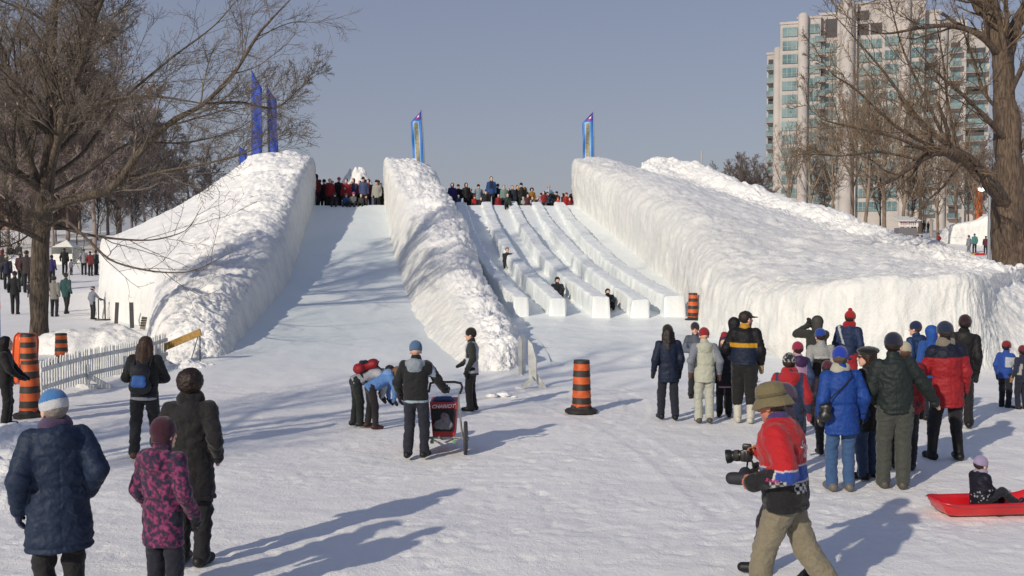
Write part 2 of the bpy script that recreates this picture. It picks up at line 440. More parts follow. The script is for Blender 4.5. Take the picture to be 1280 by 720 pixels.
A_ = [[(718,262,59),(717,206,59),(730,199,59.3),(762,200,59.5),(795,212,60),(803,210,61),(806,203,61.5),(830,202,62),(835,270,66)],
      [(718,260,55.5),(717,206,55.6),(730,199,56),(760,199,56.5),(795,211,57.5),(803,209,58.5),(806,203,59),(832,201,60),(845,270,64)],
      [(744,275,51.5),(744,222,51.5),(765,208,52),(795,213,53.5),(830,221,56),(842,216,58),(852,205,59),(872,207,60),(905,270,64)],
      [(768,297,48.3),(771,240,48.4),(792,223,49),(827,221,51),(870,233,54),(885,232,56),(897,219,57),(915,224,58),(955,280,62)],
      [(813,335,42),(819,270,42.1),(843,249,43),(885,246,46),(930,252,50),(945,253,52),(955,241,53),(975,247,54),(1015,300,58)],
      [(849,368,37),(857,303,37.1),(886,277,38),(934,271,42),(985,271,46),(1000,270,48),(1010,258,49),(1030,263,50),(1065,320,54)],
      [(862,394,33.5),(873,328,33.6),(906,300,34.5),(964,289,39),(1030,288,43),(1048,283,45),(1058,273,46),(1078,278,47),(1115,332,51)],
      [(887,418,30.5),(897,352,30.6),(929,322,32),(1002,307,36),(1075,300,40),(1092,297,42),(1103,290,43),(1123,293,44),(1155,338,48)],
      [(930,440,28.4),(938,369,28.4),(968,338,30),(1046,321,34),(1120,312,37),(1138,308,39),(1150,303,40),(1170,307,41),(1200,345,45)],
      [(990,454,26.7),(994,364,26.8),(1015,347,28.5),(1090,336,32),(1160,325,35),(1178,317,36.5),(1190,314,37.5),(1205,318,38.5),(1230,350,42)],
      [(1060,460,25.5),(1062,355,25.6),(1080,345,27),(1130,338,30),(1190,332,32.5),(1207,327,33.5),(1218,325,34.5),(1232,328,35.5),(1255,360,39)],
      [(1130,463,25.1),(1130,352,25.2),(1145,345,26.5),(1180,341,29),(1215,337,31),(1228,333,32),(1238,329,33),(1250,332,34),(1277,365,37)],
      [(1195,463,25),(1194,351,25.1),(1206,345,26.3),(1228,341,28),(1248,338,30),(1258,334,31),(1265,332,32),(1277,336,33),(1302,368,36)],
      [(1222,464,24.9),(1222,357,25.3),(1232,348,26.5),(1250,343,28),(1266,340,29.5),(1274,337,30.5),(1282,335,31.5),(1292,339,32.5),(1315,368,35.5)],
      [(1250,460,25.2),(1243,410,25.9),(1248,370,27),(1262,357,28.5),(1280,350,30),(1288,346,31),(1296,344,32),(1306,346,33),(1325,368,36)],
      [(1310,458,25.4),(1300,415,26.3),(1297,380,27.5),(1300,364,29),(1305,352,31),(1308,348,32),(1314,346,33),(1320,348,34),(1340,368,37)],
      [(1420,458,25.4),(1420,420,26.3),(1420,382,28),(1420,366,29),(1420,352,31),(1425,349,32),(1430,348,33),(1435,350,34),(1440,372,37)],
      [(1600,458,25.6),(1600,430,26.3),(1600,400,28),(1600,390,29),(1600,385,31),(1600,384,32),(1600,384,33),(1600,385,34),(1600,395,37)]]
for k in range(3, 14):      # the crest stands closer behind the cut face along the middle of the wall
    q = .62 if k < 13 else .82
    A_[k] = [(a, b, c if i < 2 else A_[k][1][2] + (c - A_[k][1][2]) * q) for i, (a, b, c) in enumerate(A_[k])]
R_ = [down(sec(0, s), .5, 3.2) for s in A_]
snow_mass('snow_wall', R_, 640, 260, [0,.05,.15,.5,.5,.6,1.1,1.0,.9,.4,.3], [1.3,1.3,1.1,.6,.4,.4,.4,.3,.2,0,0],
          'long high sunlit snow wall curving along the right of the narrow lanes', 'snow wall', 21.0, lump=1.1)

# ---------------------------------------------------------------- slides
def wall_x(secs, side, d):
    ys = [s[side][1] for s in secs][::-1]; xs = [s[side][0] for s in secs][::-1]
    return np.interp(d, ys, xs)
def bed(name, lx, rx, m, parent, seed, apron=.0):
    dd = np.concatenate([np.linspace(20.6, 34, 190), np.linspace(34.1, 56.2, 190)]); uu = np.linspace(0, 1, 90)
    lo = np.array([lx(d) for d in dd]) - .35; hi = np.array([rx(d) for d in dd]) + .35
    Xb = lo[:, None] + (hi - lo)[:, None] * uu[None]; Yb = np.broadcast_to(dd[:, None], Xb.shape)
    Zb = np.broadcast_to(zf(dd)[:, None], Xb.shape) + .035 * sstep(21.5, 23.5, Yb) - .05 * (1 - sstep(20.6, 22.2, Yb))
    Pb = np.stack([Xb, Yb, Zb * 0 + seed], -1)
    Zb = Zb + .05 * fbm(Pb * (.5, .22, 1), 3) + .018 * fbm(Pb * (2.4, .9, 1), 4, .6) + .09 * apron * fbm(Pb * (.45, .8, 1), 3) * sstep(22, 26, Yb) * (1 - sstep(33, 40, Yb))
    return link(name, mesh(name, np.stack([Xb, Yb, Zb], -1).reshape(-1, 3), grid_faces(len(dd), len(uu))[:, ::-1]), m, parent)
def lanes_right(d):
    pts = sorted([(sec(0, [s[0]])[0][1], sec(0, [s[0]])[0][0]) for s in A_[1:9]])
    return np.interp(d, [p[0] for p in pts], [p[1] for p in pts])
wide = empty('snow_slide', (-7, 24, 0), 'wide single-lane ice slide in shade between two snow walls', 'snow slide')
wide.location = (0, 0, 0)
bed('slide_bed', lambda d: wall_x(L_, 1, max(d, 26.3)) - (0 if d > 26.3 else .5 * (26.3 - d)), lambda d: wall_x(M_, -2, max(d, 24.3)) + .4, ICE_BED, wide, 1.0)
five = empty('snow_slide', (0, 0, 0), 'snow slide of narrow parallel lanes parted by low ice curbs', 'snow slide')
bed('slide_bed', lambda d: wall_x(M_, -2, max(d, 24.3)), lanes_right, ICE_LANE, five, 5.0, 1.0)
# the low curbs between lanes: (front px left, right), (top px at d=54), heights
for k, (a, b, t) in enumerate([(642, 661, 578), (686, 707, 610), (739, 762, 643), (788, 811, 674), (828, 856, 703)]):
    dd = np.concatenate([np.array([32.7, 32.72, 32.8, 32.95]), np.linspace(33.1, 55.6, 260)])
    x0, x1 = at(a, 397, 33).x, at(b, 397, 33).x; tx = at(t, 262, 54).x
    f = np.clip((dd - 33) / 21.0, 0, 1.05); ease = f + .10 * np.sin(np.pi * np.clip(f, 0, 1))
    c = (x0 + x1) / 2 * (1 - ease) + tx * ease; hw = (x1 - x0) / 2 * (1 - f) + .26 * f
    h = .66 - .10 * sstep(.05, .4, f) - .36 * sstep(.6, 1.0, f)
    h = h + .10 * fbm(np.stack([dd * .35, dd * 0 + k * 3.1, dd * 0], -1), 3)
    prof = [(-1.0, -.5), (-1.0, .0), (-.98, .4), (-.95, .75), (-.9, .93), (-.75, .99), (-.35, 1.0), (.0, 1.0), (.35, 1.0), (.75, .99), (.9, .93), (.95, .75), (.98, .4), (1.0, .0), (1.0, -.5)]
    prof = catmull(np.array(prof), 46)
    A = np.zeros((len(dd), 46, 3))
    A[..., 0] = c[:, None] + hw[:, None] * prof[None, :, 0]; A[..., 1] = dd[:, None]; A[..., 2] = zf(np.maximum(dd, 32.9))[:, None] + h[:, None] * prof[None, :, 1]
    A[0, :, 2] = np.minimum(A[0, :, 2], zf(33.0) - .3)
    P = A.copy()
    A = A + np.stack([.08 * fbm(P * (3, 2.6, .7) + k, 4, .6), .03 * fbm(P * 3.5 + 3, 3), .045 * fbm(P * 2.0 + 9, 4, .6)], -1) * np.where(dd > 32.9, 1, .75)[:, None, None]
    link('lane_curb', mesh('lane_curb', A.reshape(-1, 3), grid_faces(len(dd), 46)[:, ::-1]), ICE_LANE, five)

# the platform the riders queue on, and the slope behind it
hx = np.linspace(-24, 18, 150); hy = np.concatenate([np.array([55.4, 55.42]), np.linspace(55.6, 88, 120)])
HX, HY = np.meshgrid(hx, hy, indexing='ij')
H = 4.9 * (1 - sstep(63, 82, HY)) * sstep(-22, -13, HX) * (1 - sstep(8, 15, HX))
H = np.maximum(H, ground_z(HX, HY) * 0 - .4) + .12 * fbm(np.stack([HX, HY, HX * 0], -1) * .8, 4)
H = np.maximum(H, ground_z(HX, HY) - .6 + 0 * H)
H[:, 0] = -1
tag(link('snow_hill', mesh('snow_hill', np.stack([HX, HY, H], -1).reshape(-1, 3), grid_faces(len(hx), len(hy))), SNOW_B), kind='structure')

def heap(name, cx, cy, rx, ry, h, label, seed, base=None, cat='snow pile', n=90, lum=.6, rot=0, group=None):
    b = gz(cx, cy) if base is None else base
    u = np.linspace(-1, 1, n); U, V = np.meshgrid(u, u, indexing='ij')
    rr = np.sqrt(U * U + V * V); prof = np.clip(1 - rr ** 2.2, -.25, 1)
    ca, sa = math.cos(rot), math.sin(rot)
    x = cx + ca * U * rx - sa * V * ry; y = cy + sa * U * rx + ca * V * ry
    Q = np.stack([x, y, 0 * x + seed], -1)
    z = b + h * np.clip(prof, -.25, 1) * (1 + .45 * fbm(Q * .8, 3)) + lum * np.clip(prof + .1, 0, .5) * (.35 * fbm(Q * 2.6, 4, .6) + .25 * (worley(Q * 2.4)[2] - .5)) - .08
    o = link(name, mesh(name, np.stack([x, y, z], -1).reshape(-1, 3), grid_faces(n, n)), SNOW_B)
    return tag(o, label, cat, group)
p = at(447, 230, 61)
heap('snow_pile', p.x, 61, 1.45, .9, 3.0, 'white snow heap rising behind the riders waiting at the wide lane', 2., base=4.9, lum=.9)
for (px, py, d, rx, ry, h, lab, sd) in [
        (125, 425, 29.5, 2.6, 1.2, .80, 'low rumpled snow bank between tree trunk and picket fence', 4.),
        (22, 552, 15.2, 1.0, 1.0, .36, 'small snow mound at the feet of the person in black', 6.),
        (-20, 600, 12.4, 1.2, 1.2, .40, 'low snow mound beside the woman in the blue and white hat', 8.),
        (17, 325, 66, 1.6, 1.2, 1.3, 'distant white snow heap behind the strollers near the houses', 10.)]:
    p = at(px, py, d)
    heap('snow_pile', p.x, d, rx, ry, h, lab, sd)
p = at(235, 470, 24.8)
heap('snow_pile', p.x, 24.9, .95, .6, .28, 'crumbled snow chunks under the wooden barrier plank', 12., lum=.8)
# far snow bank on the right, beyond the lamp
FB = []
for px, top, d in [(1165, 312, 97), (1178, 300, 96), (1183, 286, 95.5), (1194, 281, 95), (1212, 278, 94), (1232, 272, 93), (1262, 270, 92), (1300, 268, 91), (1345, 272, 91), (1400, 290, 91)]:
    b = at(px, 312, d); t = at(px, top, d)
    g = gz(b.x, d)
    FB.append([(b.x, d - .7, g - .5), (b.x, d - .5, g), (b.x, d - .2, g + (t.z - g) * .6), (b.x, d, t.z), (b.x + .3, d + 1.5, t.z - .1), (b.x + .3, d + 4, g - .5)])
snow_mass('snow_wall', FB, 200, 60, [0, .2, .3, .7, .6, .2], [1, 1, 1, .3, 0, 0], 'distant pale snow wall beyond the lit lamp post', 'snow wall', 31., lump=1.4)

# ---------------------------------------------------------------- bare trees
BARK = noise_mat('bark_grey', lin('3a322b'), lin('6b5f52'), scale=5, rough=.9, bump=.9, dist=.03, stretch=(5, 5, .8), bscale=6)
BARK2 = noise_mat('bark_brown', lin('41352c'), lin('6c5c4e'), scale=5, rough=.9, bump=.9, dist=.04, stretch=(4, 4, .7), bscale=5)
TWIG = noise_mat('twig_grey', lin('574d45'), lin('857a6e'), scale=1.2, rough=.85, bump=0)
TWIG2 = noise_mat('twig_brown', lin('5c4c3e'), lin('8b775f'), scale=1.2, rough=.85, bump=0)
TWIG_R = noise_mat('twig_reddish', lin('7e6f68'), lin('a1938b'), scale=.5, rough=.9, bump=0)  # reddish brown lightened and greyed: distance haze is mixed into the colour
TWIG_T = noise_mat('twig_tan', lin('6b5c50'), lin('93826f'), scale=.5, rough=.9, bump=0)
TWIG_F = noise_mat('twig_far', lin('5d5450'), lin('7c716a'), scale=.4, rough=.9, bump=0)
DRY = noise_mat('dry_seeds', lin('7a6856'), lin('a89680'), scale=3, rough=.9, bump=0)

def tubes(P, R, n):
    """P (N,m,3) polylines, R (N,m) radii -> verts, quads"""
    Nn, m, _ = P.shape
    T = np.gradient(P, axis=1); T /= np.linalg.norm(T, axis=-1, keepdims=True) + 1e-9
    ref = np.where(np.abs(T[..., 2:3]) > .9, np.array((1., 0, 0)), np.array((0, 0, 1.)))
    a = np.cross(T, ref); a /= np.linalg.norm(a, axis=-1, keepdims=True) + 1e-9; b = np.cross(T, a)
    an = 2 * np.pi * np.arange(n) / n
    V = P[:, :, None] + (a[:, :, None] * np.cos(an)[None, None, :, None] + b[:, :, None] * np.sin(an)[None, None, :, None]) * R[:, :, None, None]
    base = (np.arange(Nn) * m * n)[:, None, None]; i = (np.arange(m - 1) * n)[None, :, None]; k = np.arange(n)[None, None]
    k2 = (np.arange(n) + 1) % n
    f = np.stack([base + i + k, base + i + k2[None, None], base + i + n + k2[None, None], base + i + n + k], -1).reshape(-1, 4)
    return V.reshape(-1, 3), f

def resample(pts, rr, n):
    pts = np.array(pts, float); rr = np.array(rr, float)
    A = catmull(np.concatenate([pts, rr[:, None]], 1), n)
    return A[:, :3], A[:, 3]

def spawn(P, R, rs, count, lo, hi, ang, ratio, rratio, m, up, wob, rmin, lmax=None, side=None, droop=0.0):
    Nn, mm, _ = P.shape
    seglen = np.linalg.norm(np.diff(P, axis=1), axis=-1).sum(1)
    par = np.repeat(np.arange(Nn), count); K = len(par)
    t = lo + (hi - lo) * ((np.tile(np.arange(count), Nn) + rs.rand(K)) / count)
    x = t * (mm - 1); i = np.clip(x.astype(int), 0, mm - 2); f = (x - i)[:, None]
    p0 = P[par, i] * (1 - f) + P[par, i + 1] * f; r0 = R[par, i] * (1 - f[:, 0]) + R[par, i + 1] * f[:, 0]
    T = P[par, i + 1] - P[par, i]; T /= np.linalg.norm(T, axis=1, keepdims=True) + 1e-9
    q = rs.normal(size=(K, 3)); q -= T * (q * T).sum(1, keepdims=True); q /= np.linalg.norm(q, axis=1, keepdims=True) + 1e-9
    A = np.radians(ang[0] + (ang[1] - ang[0]) * rs.rand(K))[:, None]
    D = T * np.cos(A) + q * np.sin(A); D[:, 2] += up * .6; D /= np.linalg.norm(D, axis=1, keepdims=True)
    Ln = seglen[par] * ratio * (1.15 - .75 * t) * (.55 + .8 * rs.rand(K))
    if lmax: Ln = np.minimum(Ln, lmax * (.6 + .6 * rs.rand(K)))
    rs_ = np.maximum(r0 * rratio * (.7 + .5 * rs.rand(K)), rmin)
    C = np.zeros((K, m, 3)); C[:, 0] = p0; d = D.copy()
    for j in range(1, m):
        C[:, j] = C[:, j - 1] + d * (Ln / (m - 1))[:, None]
        d = d + rs.normal(size=(K, 3)) * wob; d[:, 2] += up * .35 - droop; d /= np.linalg.norm(d, axis=1, keepdims=True)
    RR = rs_[:, None] * np.linspace(1, .35, m)[None]; RR = np.maximum(RR, rmin * .6)
    return C, RR

def make_tree(name, loc, limbs, levels, bark, twig, label, cat='tree', group=None, seed=1, split=1, seeds=0, trunk_sides=12, trunk_noise=.06, sparse=(), airy=()):
    """limbs: list of (points, radii) in world coordinates; the first is the trunk. levels: spawn parameters."""
    rs = np.random.RandomState(seed)
    root = empty(name, loc, label, cat, group); o = np.array(loc)
    tv, tf, nn = [], [], 0
    LP, LR = [], []
    for k, (p, r) in enumerate(limbs):
        P, R = resample(p, r, 30 if k == 0 else 14)
        Pm, Rm = resample(p, r, 60 if k == 0 else 26)
        v, f = tubes(Pm[None] - o, Rm[None], trunk_sides if k == 0 else 8)
        c = np.repeat(Pm - o, trunk_sides if k == 0 else 8, 0); dirv = v - c
        v = c + dirv * (1 + 1.8 * trunk_noise * 3 * fbm((v + seed) * (3, 3, .8), 3))[:, None]
        tv.append(v); tf.append(f + nn); nn += len(v)
        P, R = resample(p, r, 14) if k else tuple(q[13:27] for q in resample(p, r, 27))
        LP.append(P); LR.append(R)
    P, R = np.array(LP), np.array(LR)
    sp_ = [k for k in range(len(limbs)) if k in sparse]; ai_ = [k for k in range(len(limbs)) if k in airy]; de_ = [k for k in range(len(limbs)) if k not in sparse and k not in airy]
    AIR = (P[ai_], R[ai_]) if ai_ else None
    SPA = (P[sp_], R[sp_]) if sp_ else None
    P, R = P[de_], R[de_]
    cv, cf, cn = [], [], 0
    cur = (P[levels[0].get('skip', 0):], R[levels[0].get('skip', 0):])
    allp = []
    for li, lv in enumerate(levels):
        kw = {k: v for k, v in lv.items() if k not in ('skip', 'sides')}
        C, RR = spawn(cur[0], cur[1], rs, **kw)
        v, f = tubes(C - o, RR, lv.get('sides', 3))
        if li < split:
            tv.append(v); tf.append(f + nn); nn += len(v)
        else:
            cv.append(v); cf.append(f + cn); cn += len(v)
        cur = (C, RR); allp.append((C, RR))
    if SPA is not None:
        C1, R1 = spawn(*SPA, rs, 8, .25, 1.0, (25, 60), .42, .5, 7, .10, .12, .009, lmax=1.9)
        C2, R2 = spawn(C1, R1, rs, 4, .2, 1.0, (25, 60), .6, .6, 5, .08, .18, .0065, lmax=.9)
        C3, R3 = spawn(C2, R2, rs, 2, .3, 1.0, (25, 60), .6, .7, 3, .08, .2, .0055, lmax=.45)
        for C, RR in ((C1, R1), (C2, R2), (C3, R3)):
            v, f = tubes(C - o, RR, 3); cv.append(v); cf.append(f + cn); cn += len(v)
    if AIR is not None:
        C1, R1 = spawn(*AIR, rs, 17, .15, 1.0, (22, 55), .42, .42, 8, .16, .12, .010, lmax=2.6)
        C2, R2 = spawn(C1, R1, rs, 8, .15, 1.0, (22, 55), .6, .55, 6, .10, .14, .007, lmax=1.3)
        C3, R3 = spawn(C2, R2, rs, 5, .2, 1.0, (20, 55), .65, .65, 4, .10, .18, .0055, lmax=.75)
        C4, R4 = spawn(C3, R3, rs, 2, .3, 1.0, (20, 55), .65, .8, 3, .08, .2, .0048, lmax=.4)
        for C, RR in ((C1, R1), (C2, R2), (C3, R3), (C4, R4)):
            v, f = tubes(C - o, RR, 3); cv.append(v); cf.append(f + cn); cn += len(v)
    link('trunk', mesh('trunk', np.concatenate(tv), np.concatenate(tf)), bark, root)
    mats = [twig]; mi = None; V = np.concatenate(cv); Fq = np.concatenate(cf)
    if seeds:
        C = allp[-1][0]; pick = rs.choice(len(C), seeds); jj = rs.randint(1, C.shape[1], seeds)
        p = C[pick, jj] - o
        dn = rs.normal(size=(seeds, 3)) * .35; dn[:, 2] = -1; dn /= np.linalg.norm(dn, axis=1, keepdims=True)
        s = rs.normal(size=(seeds, 3)); s -= dn * (s * dn).sum(1, keepdims=True); s /= np.linalg.norm(s, axis=1, keepdims=True)
        ln = (.05 + .09 * rs.rand(seeds))[:, None]; wd = .012 + .012 * rs.rand(seeds)[:, None]
        q = np.stack([p, p + dn * ln * .5 + s * wd, p + dn * ln, p + dn * ln * .5 - s * wd], 1).reshape(-1, 3)
        fq = np.arange(seeds * 4).reshape(-1, 4) + len(V)
        mi = np.concatenate([np.zeros(len(Fq)), np.ones(seeds)]); V = np.concatenate([V, q]); Fq = np.concatenate([Fq, fq]); mats.append(DRY)
    link('crown', mesh('crown', V, Fq, mi=mi), mats, root)
    return root

def lb(d0, *pts):
    """limb from (px, py, depth offset, radius) points"""
    return [tuple(at(x, y, d0 + dd)) for x, y, dd, r in pts], [r * (1 if r >= .2 else .62 + 1.9 * r) for *_, r in pts]

# big maple-like tree on the left
D = 30.0
limbs = [lb(D, (50, 452, 0, .36), (50, 425, 0, .27), (50, 340, 0, .25), (52, 280, 0, .235), (60, 225, 0, .21), (64, 150, .2, .18), (66, 60, .4, .14), (72, -60, .5, .09), (80, -130, .6, .02)),
         lb(D, (54, 262, 0, .15), (95, 248, -.5, .15), (140, 235, -1, .14), (175, 190, -1.4, .115), (215, 152, -1.7, .10), (255, 130, -2, .085), (295, 88, -2.2, .065), (325, 40, -2.4, .05), (372, -10, -2.6, .02)),
         lb(D, (60, 160, 0, .13), (80, 105, .6, .12), (100, 50, 1, .10), (120, 0, 1.2, .07), (135, -80, 1.4, .03)),
         lb(D, (62, 225, 0, .14), (75, 165, -1, .12), (100, 85, -2, .10), (125, 5, -3, .08), (160, -70, -3.5, .03)),
         lb(D, (56, 250, 0, .14), (30, 180, .8, .13), (15, 100, 1.4, .11), (-10, 30, 2, .08), (-40, -60, 2.4, .03)),
         lb(D, (56, 240, 0, .15), (20, 215, -.5, .14), (-40, 180, -1, .12), (-110, 120, -1.5, .09), (-190, 60, -2, .03)),
         lb(D, (52, 300, 0, .10), (20, 285, -1.5, .09), (-30, 270, -2.5, .07), (-90, 275, -3.5, .03)),
         lb(D, (52, 290, 0, .075), (80, 275, -2, .06), (110, 300, -3.4, .05), (140, 326, -4, .04), (190, 339, -4.4, .03), (240, 339, -4.6, .02), (290, 315, -4.8, .008)),
         lb(D, (52, 275, 0, .085), (95, 290, -1.5, .06), (140, 298, -2.5, .045), (190, 300, -3, .03), (232, 288, -3.2, .018), (252, 258, -3.3, .008)),
         lb(D, (60, 225, 0, .09), (105, 190, 1, .075), (150, 128, 1.5, .06), (215, 72, 2, .045), (270, 30, 2.3, .03), (320, -30, 2.5, .01)),
         lb(D, (58, 245, 0, .085), (110, 215, 1.8, .07), (160, 180, 2.8, .055), (235, 178, 3.4, .04), (300, 160, 3.8, .025), (350, 120, 4, .01)),
         lb(D, (60, 200, 0, .09), (95, 150, -1, .075), (140, 125, -1.6, .06), (190, 120, -2.2, .045), (245, 128, -2.6, .03), (300, 140, -2.8, .012)),
         lb(D, (145, 233, -1, .07), (200, 215, -1.2, .055), (255, 205, -1.6, .04), (310, 190, -1.8, .025), (360, 165, -2, .01)),
         lb(D, (255, 130, -2, .06), (300, 128, -1.6, .05), (345, 135, -1.2, .035), (375, 110, -1, .022), (400, 90, -.9, .008))]
make_tree('bare_tree', tuple(at(50, 440, D)), limbs, [
    dict(count=20, lo=.10, hi=1.0, ang=(25, 65), ratio=.44, rratio=.42, m=8, up=.20, wob=.15, rmin=.012, sides=5, lmax=2.7),
    dict(count=11, lo=.1, hi=1.0, ang=(22, 60), ratio=.55, rratio=.5, m=6, up=.10, wob=.17, rmin=.008, lmax=1.4),
    dict(count=8, lo=.1, hi=1.0, ang=(20, 60), ratio=.6, rratio=.6, m=4, up=.12, wob=.2, rmin=.0065, lmax=.8),
    dict(count=4, lo=.2, hi=1.0, ang=(20, 60), ratio=.65, rratio=.8, m=3, up=.1, wob=.2, rmin=.0055, lmax=.5)],
    BARK, TWIG, 'large bare tree with dense grey twigs standing behind the picket fence', seed=5, seeds=1500, sparse=(7, 8), airy=(1, 9, 10, 11, 12, 13))

# big old tree on the right
D = 35.0
limbs = [lb(D, (1268, 352, 0, .72), (1266, 330, 0, .58), (1263, 290, 0, .52), (1262, 240, 0, .47), (1260, 180, 0, .42), (1255, 120, 0, .38), (1252, 70, 0, .33), (1240, 20, .2, .27), (1228, -40, .4, .2), (1215, -130, .5, .06)),
         lb(D, (1262, 262, 0, .28), (1245, 240, -.5, .26), (1225, 216, -1, .24), (1205, 198, -1.4, .22), (1185, 189, -1.8, .20), (1165, 190, -2, .17), (1145, 203, -2.2, .13), (1120, 222, -2.5, .09), (1092, 236, -2.8, .04)),
         lb(D, (1256, 90, 0, .24), (1262, 50, .5, .22), (1285, 0, 1, .18), (1310, -70, 1.4, .06)),
         lb(D, (1256, 75, 0, .13), (1225, 45, -.6, .11), (1190, 32, -1, .09), (1150, 35, -1.3, .07), (1105, 42, -1.6, .04), (1060, 30, -1.8, .012)),
         lb(D, (1240, 15, .2, .12), (1205, -5, -.5, .10), (1160, -15, -1, .08), (1110, -10, -1.4, .04), (1070, -25, -1.6, .012)),
         lb(D, (1195, 192, -1.6, .09), (1150, 150, -1.8, .075), (1105, 90, -2, .055), (1075, 55, -2.2, .04), (1048, 25, -2.4, .012)),
         lb(D, (1175, 189, -1.9, .085), (1120, 158, -2.3, .065), (1070, 112, -2.6, .045), (1040, 92, -2.8, .03), (1018, 60, -2.9, .01)),
         lb(D, (1165, 192, -2, .08), (1120, 172, -2.6, .06), (1070, 160, -3, .045), (1030, 150, -3.3, .03), (1005, 130, -3.4, .01)),
         lb(D, (1150, 200, -2.2, .07), (1100, 190, -2.8, .05), (1050, 195, -3.2, .035), (1010, 192, -3.4, .01)),
         lb(D, (1190, 191, -1.7, .085), (1160, 130, -1.4, .065), (1128, 60, -1.2, .045), (1110, -10, -1, .012)),
         lb(D, (1200, 195, -1.5, .08), (1185, 130, -1, .06), (1178, 70, -.8, .045), (1165, 0, -.6, .012)),
         lb(D, (1205, 198, -1.4, .07), (1180, 232, -2, .06), (1160, 250, -2.4, .04), (1148, 262, -2.6, .015)),
         lb(D, (1262, 180, 0, .13), (1235, 150, -.8, .10), (1205, 120, -1.4, .075), (1170, 90, -1.8, .05), (1140, 55, -2, .015)),
         lb(D, (1262, 215, 0, .13), (1285, 170, 0, .11), (1320, 120, 0, .08), (1370, 70, 0, .03)),
         lb(D, (1258, 130, 0, .12), (1280, 80, -1, .10), (1310, 40, -1.4, .07), (1350, -10, -1.6, .02)),
         lb(D, (1258, 150, 0, .10), (1230, 115, .8, .08), (1215, 70, 1.4, .06), (1195, 10, 1.8, .02))]
make_tree('bare_tree', tuple(at(1266, 345, D)), limbs, [
    dict(count=10, lo=.15, hi=1.0, ang=(20, 58), ratio=.42, rratio=.42, m=8, up=.16, wob=.14, rmin=.013, sides=5, lmax=2.9),
    dict(count=6, lo=.12, hi=1.0, ang=(20, 55), ratio=.55, rratio=.5, m=6, up=.10, wob=.16, rmin=.009, lmax=1.6),
    dict(count=5, lo=.1, hi=1.0, ang=(20, 55), ratio=.6, rratio=.6, m=4, up=.08, wob=.2, rmin=.0075, lmax=.95),
    dict(count=2, lo=.2, hi=1.0, ang=(20, 60), ratio=.65, rratio=.8, m=3, up=.06, wob=.22, rmin=.006, lmax=.5)],
    BARK2, TWIG2, 'massive old bare tree with thick broken bough beside the lamp post', seed=8, trunk_noise=.09, trunk_sides=20)

def proto_tree(name, h, kind, seed, bark, twig, label, group, dens=(12, 9, 8), fat=1.0):
    """a bare tree at the origin"""
    rs = np.random.RandomState(seed); r0 = h * (.009 if kind == 'round' and dens[0] > 9 else .0115)
    limbs = [([(0, 0, -.5), (0, 0, h * .15), (.02 * h, 0, h * .4), (.0, .02 * h, h * .7), (.02 * h, 0, h)], [r0 * 1.3, r0, r0 * .8, r0 * .45, .02])]
    n = 7 if kind == 'round' else 9
    for k in range(n):
        a = 2.4 * k + rs.rand() * .5; z0 = h * ((.18 if kind != 'tall' else .22) + .5 * k / n); sp = h * (.30 if kind == 'round' else .17 if kind == 'tall' else .24) * (1 - .35 * k / n)
        zt = min(h * 1.0, z0 + h * (.30 if kind == 'round' else .45))
        c, s = math.cos(a), math.sin(a)
        limbs.append(([(0, 0, z0), (c * sp * .4, s * sp * .4, z0 + (zt - z0) * .3), (c * sp * .8, s * sp * .8, z0 + (zt - z0) * .7), (c * sp, s * sp, zt)], [r0 * .5, r0 * .38, r0 * .22, .02]))
    return make_tree(name, (0, 0, 0), limbs, [
        dict(count=dens[0], lo=.12, hi=1.0, ang=(25, 60), ratio=.42, rratio=.5, m=5, up=.18, wob=.15, rmin=.022 * fat, sides=4),
        dict(count=dens[1], lo=.12, hi=1.0, ang=(25, 60), ratio=.52, rratio=.5, m=4, up=.12, wob=.18, rmin=.016 * fat),
        dict(count=dens[2], lo=.1, hi=1.0, ang=(25, 65), ratio=.55, rratio=.7, m=3, up=.10, wob=.2, rmin=.013 * fat)],
        bark, twig, label, group=group, seed=seed, trunk_sides=8)

def copy_tree(o, parent=None):
    c = o.copy(); COL.objects.link(c); c.parent = parent
    for ch in list(o.children):
        copy_tree(ch, c)
    return c

G1 = 'bare trees beyond the left snow wall'; G2 = 'bare trees in front of the apartment tower'
PR = {'open': proto_tree('bare_tree', 14, 'round', 27, BARK, TWIG, 'x', G1, (7, 5, 3)),
      'round': proto_tree('bare_tree', 14, 'round', 21, TWIG_R, TWIG_R, 'x', G1, (13, 11, 9), 1.5),
      'tall': proto_tree('bare_tree', 15, 'tall', 22, TWIG_T, TWIG_T, 'x', G2, (9, 6, 5)),
      'bush': proto_tree('bare_tree', 9, 'bush', 23, BARK, TWIG_F, 'x', G1)}
used = set()
def plant(kind, px, d, h, label, group, name=None):
    b = {'round': 14., 'open': 14., 'tall': 15., 'bush': 9.}[kind]
    o = PR[kind] if kind not in used else copy_tree(PR[kind])
    used.add(kind); x = at(px, 300, d).x; s = h / b
    o.location = (x, d, gz(x, d)); o.rotation_euler = (0, 0, random.random() * 6.28); o.scale = (s * random.uniform(.9, 1.15), s * random.uniform(.9, 1.15), s)
    o['label'] = label; o['group'] = group
    return o
for px, d, h in [(-40, 88, 15.5), (10, 84, 17), (48, 96, 19), (85, 92, 18.5), (118, 84, 17.5), (150, 96, 17), (182, 90, 11.5), (205, 100, 10.5), (235, 104, 9.5), (262, 112, 9), (30, 110, 17), (100, 108, 17), (165, 112, 14), (-15, 100, 16), (135, 102, 15), (66, 82, 13)]:
    plant('round', px, d, h, 'reddish brown bare tree in the clump beyond the left snow wall', G1)
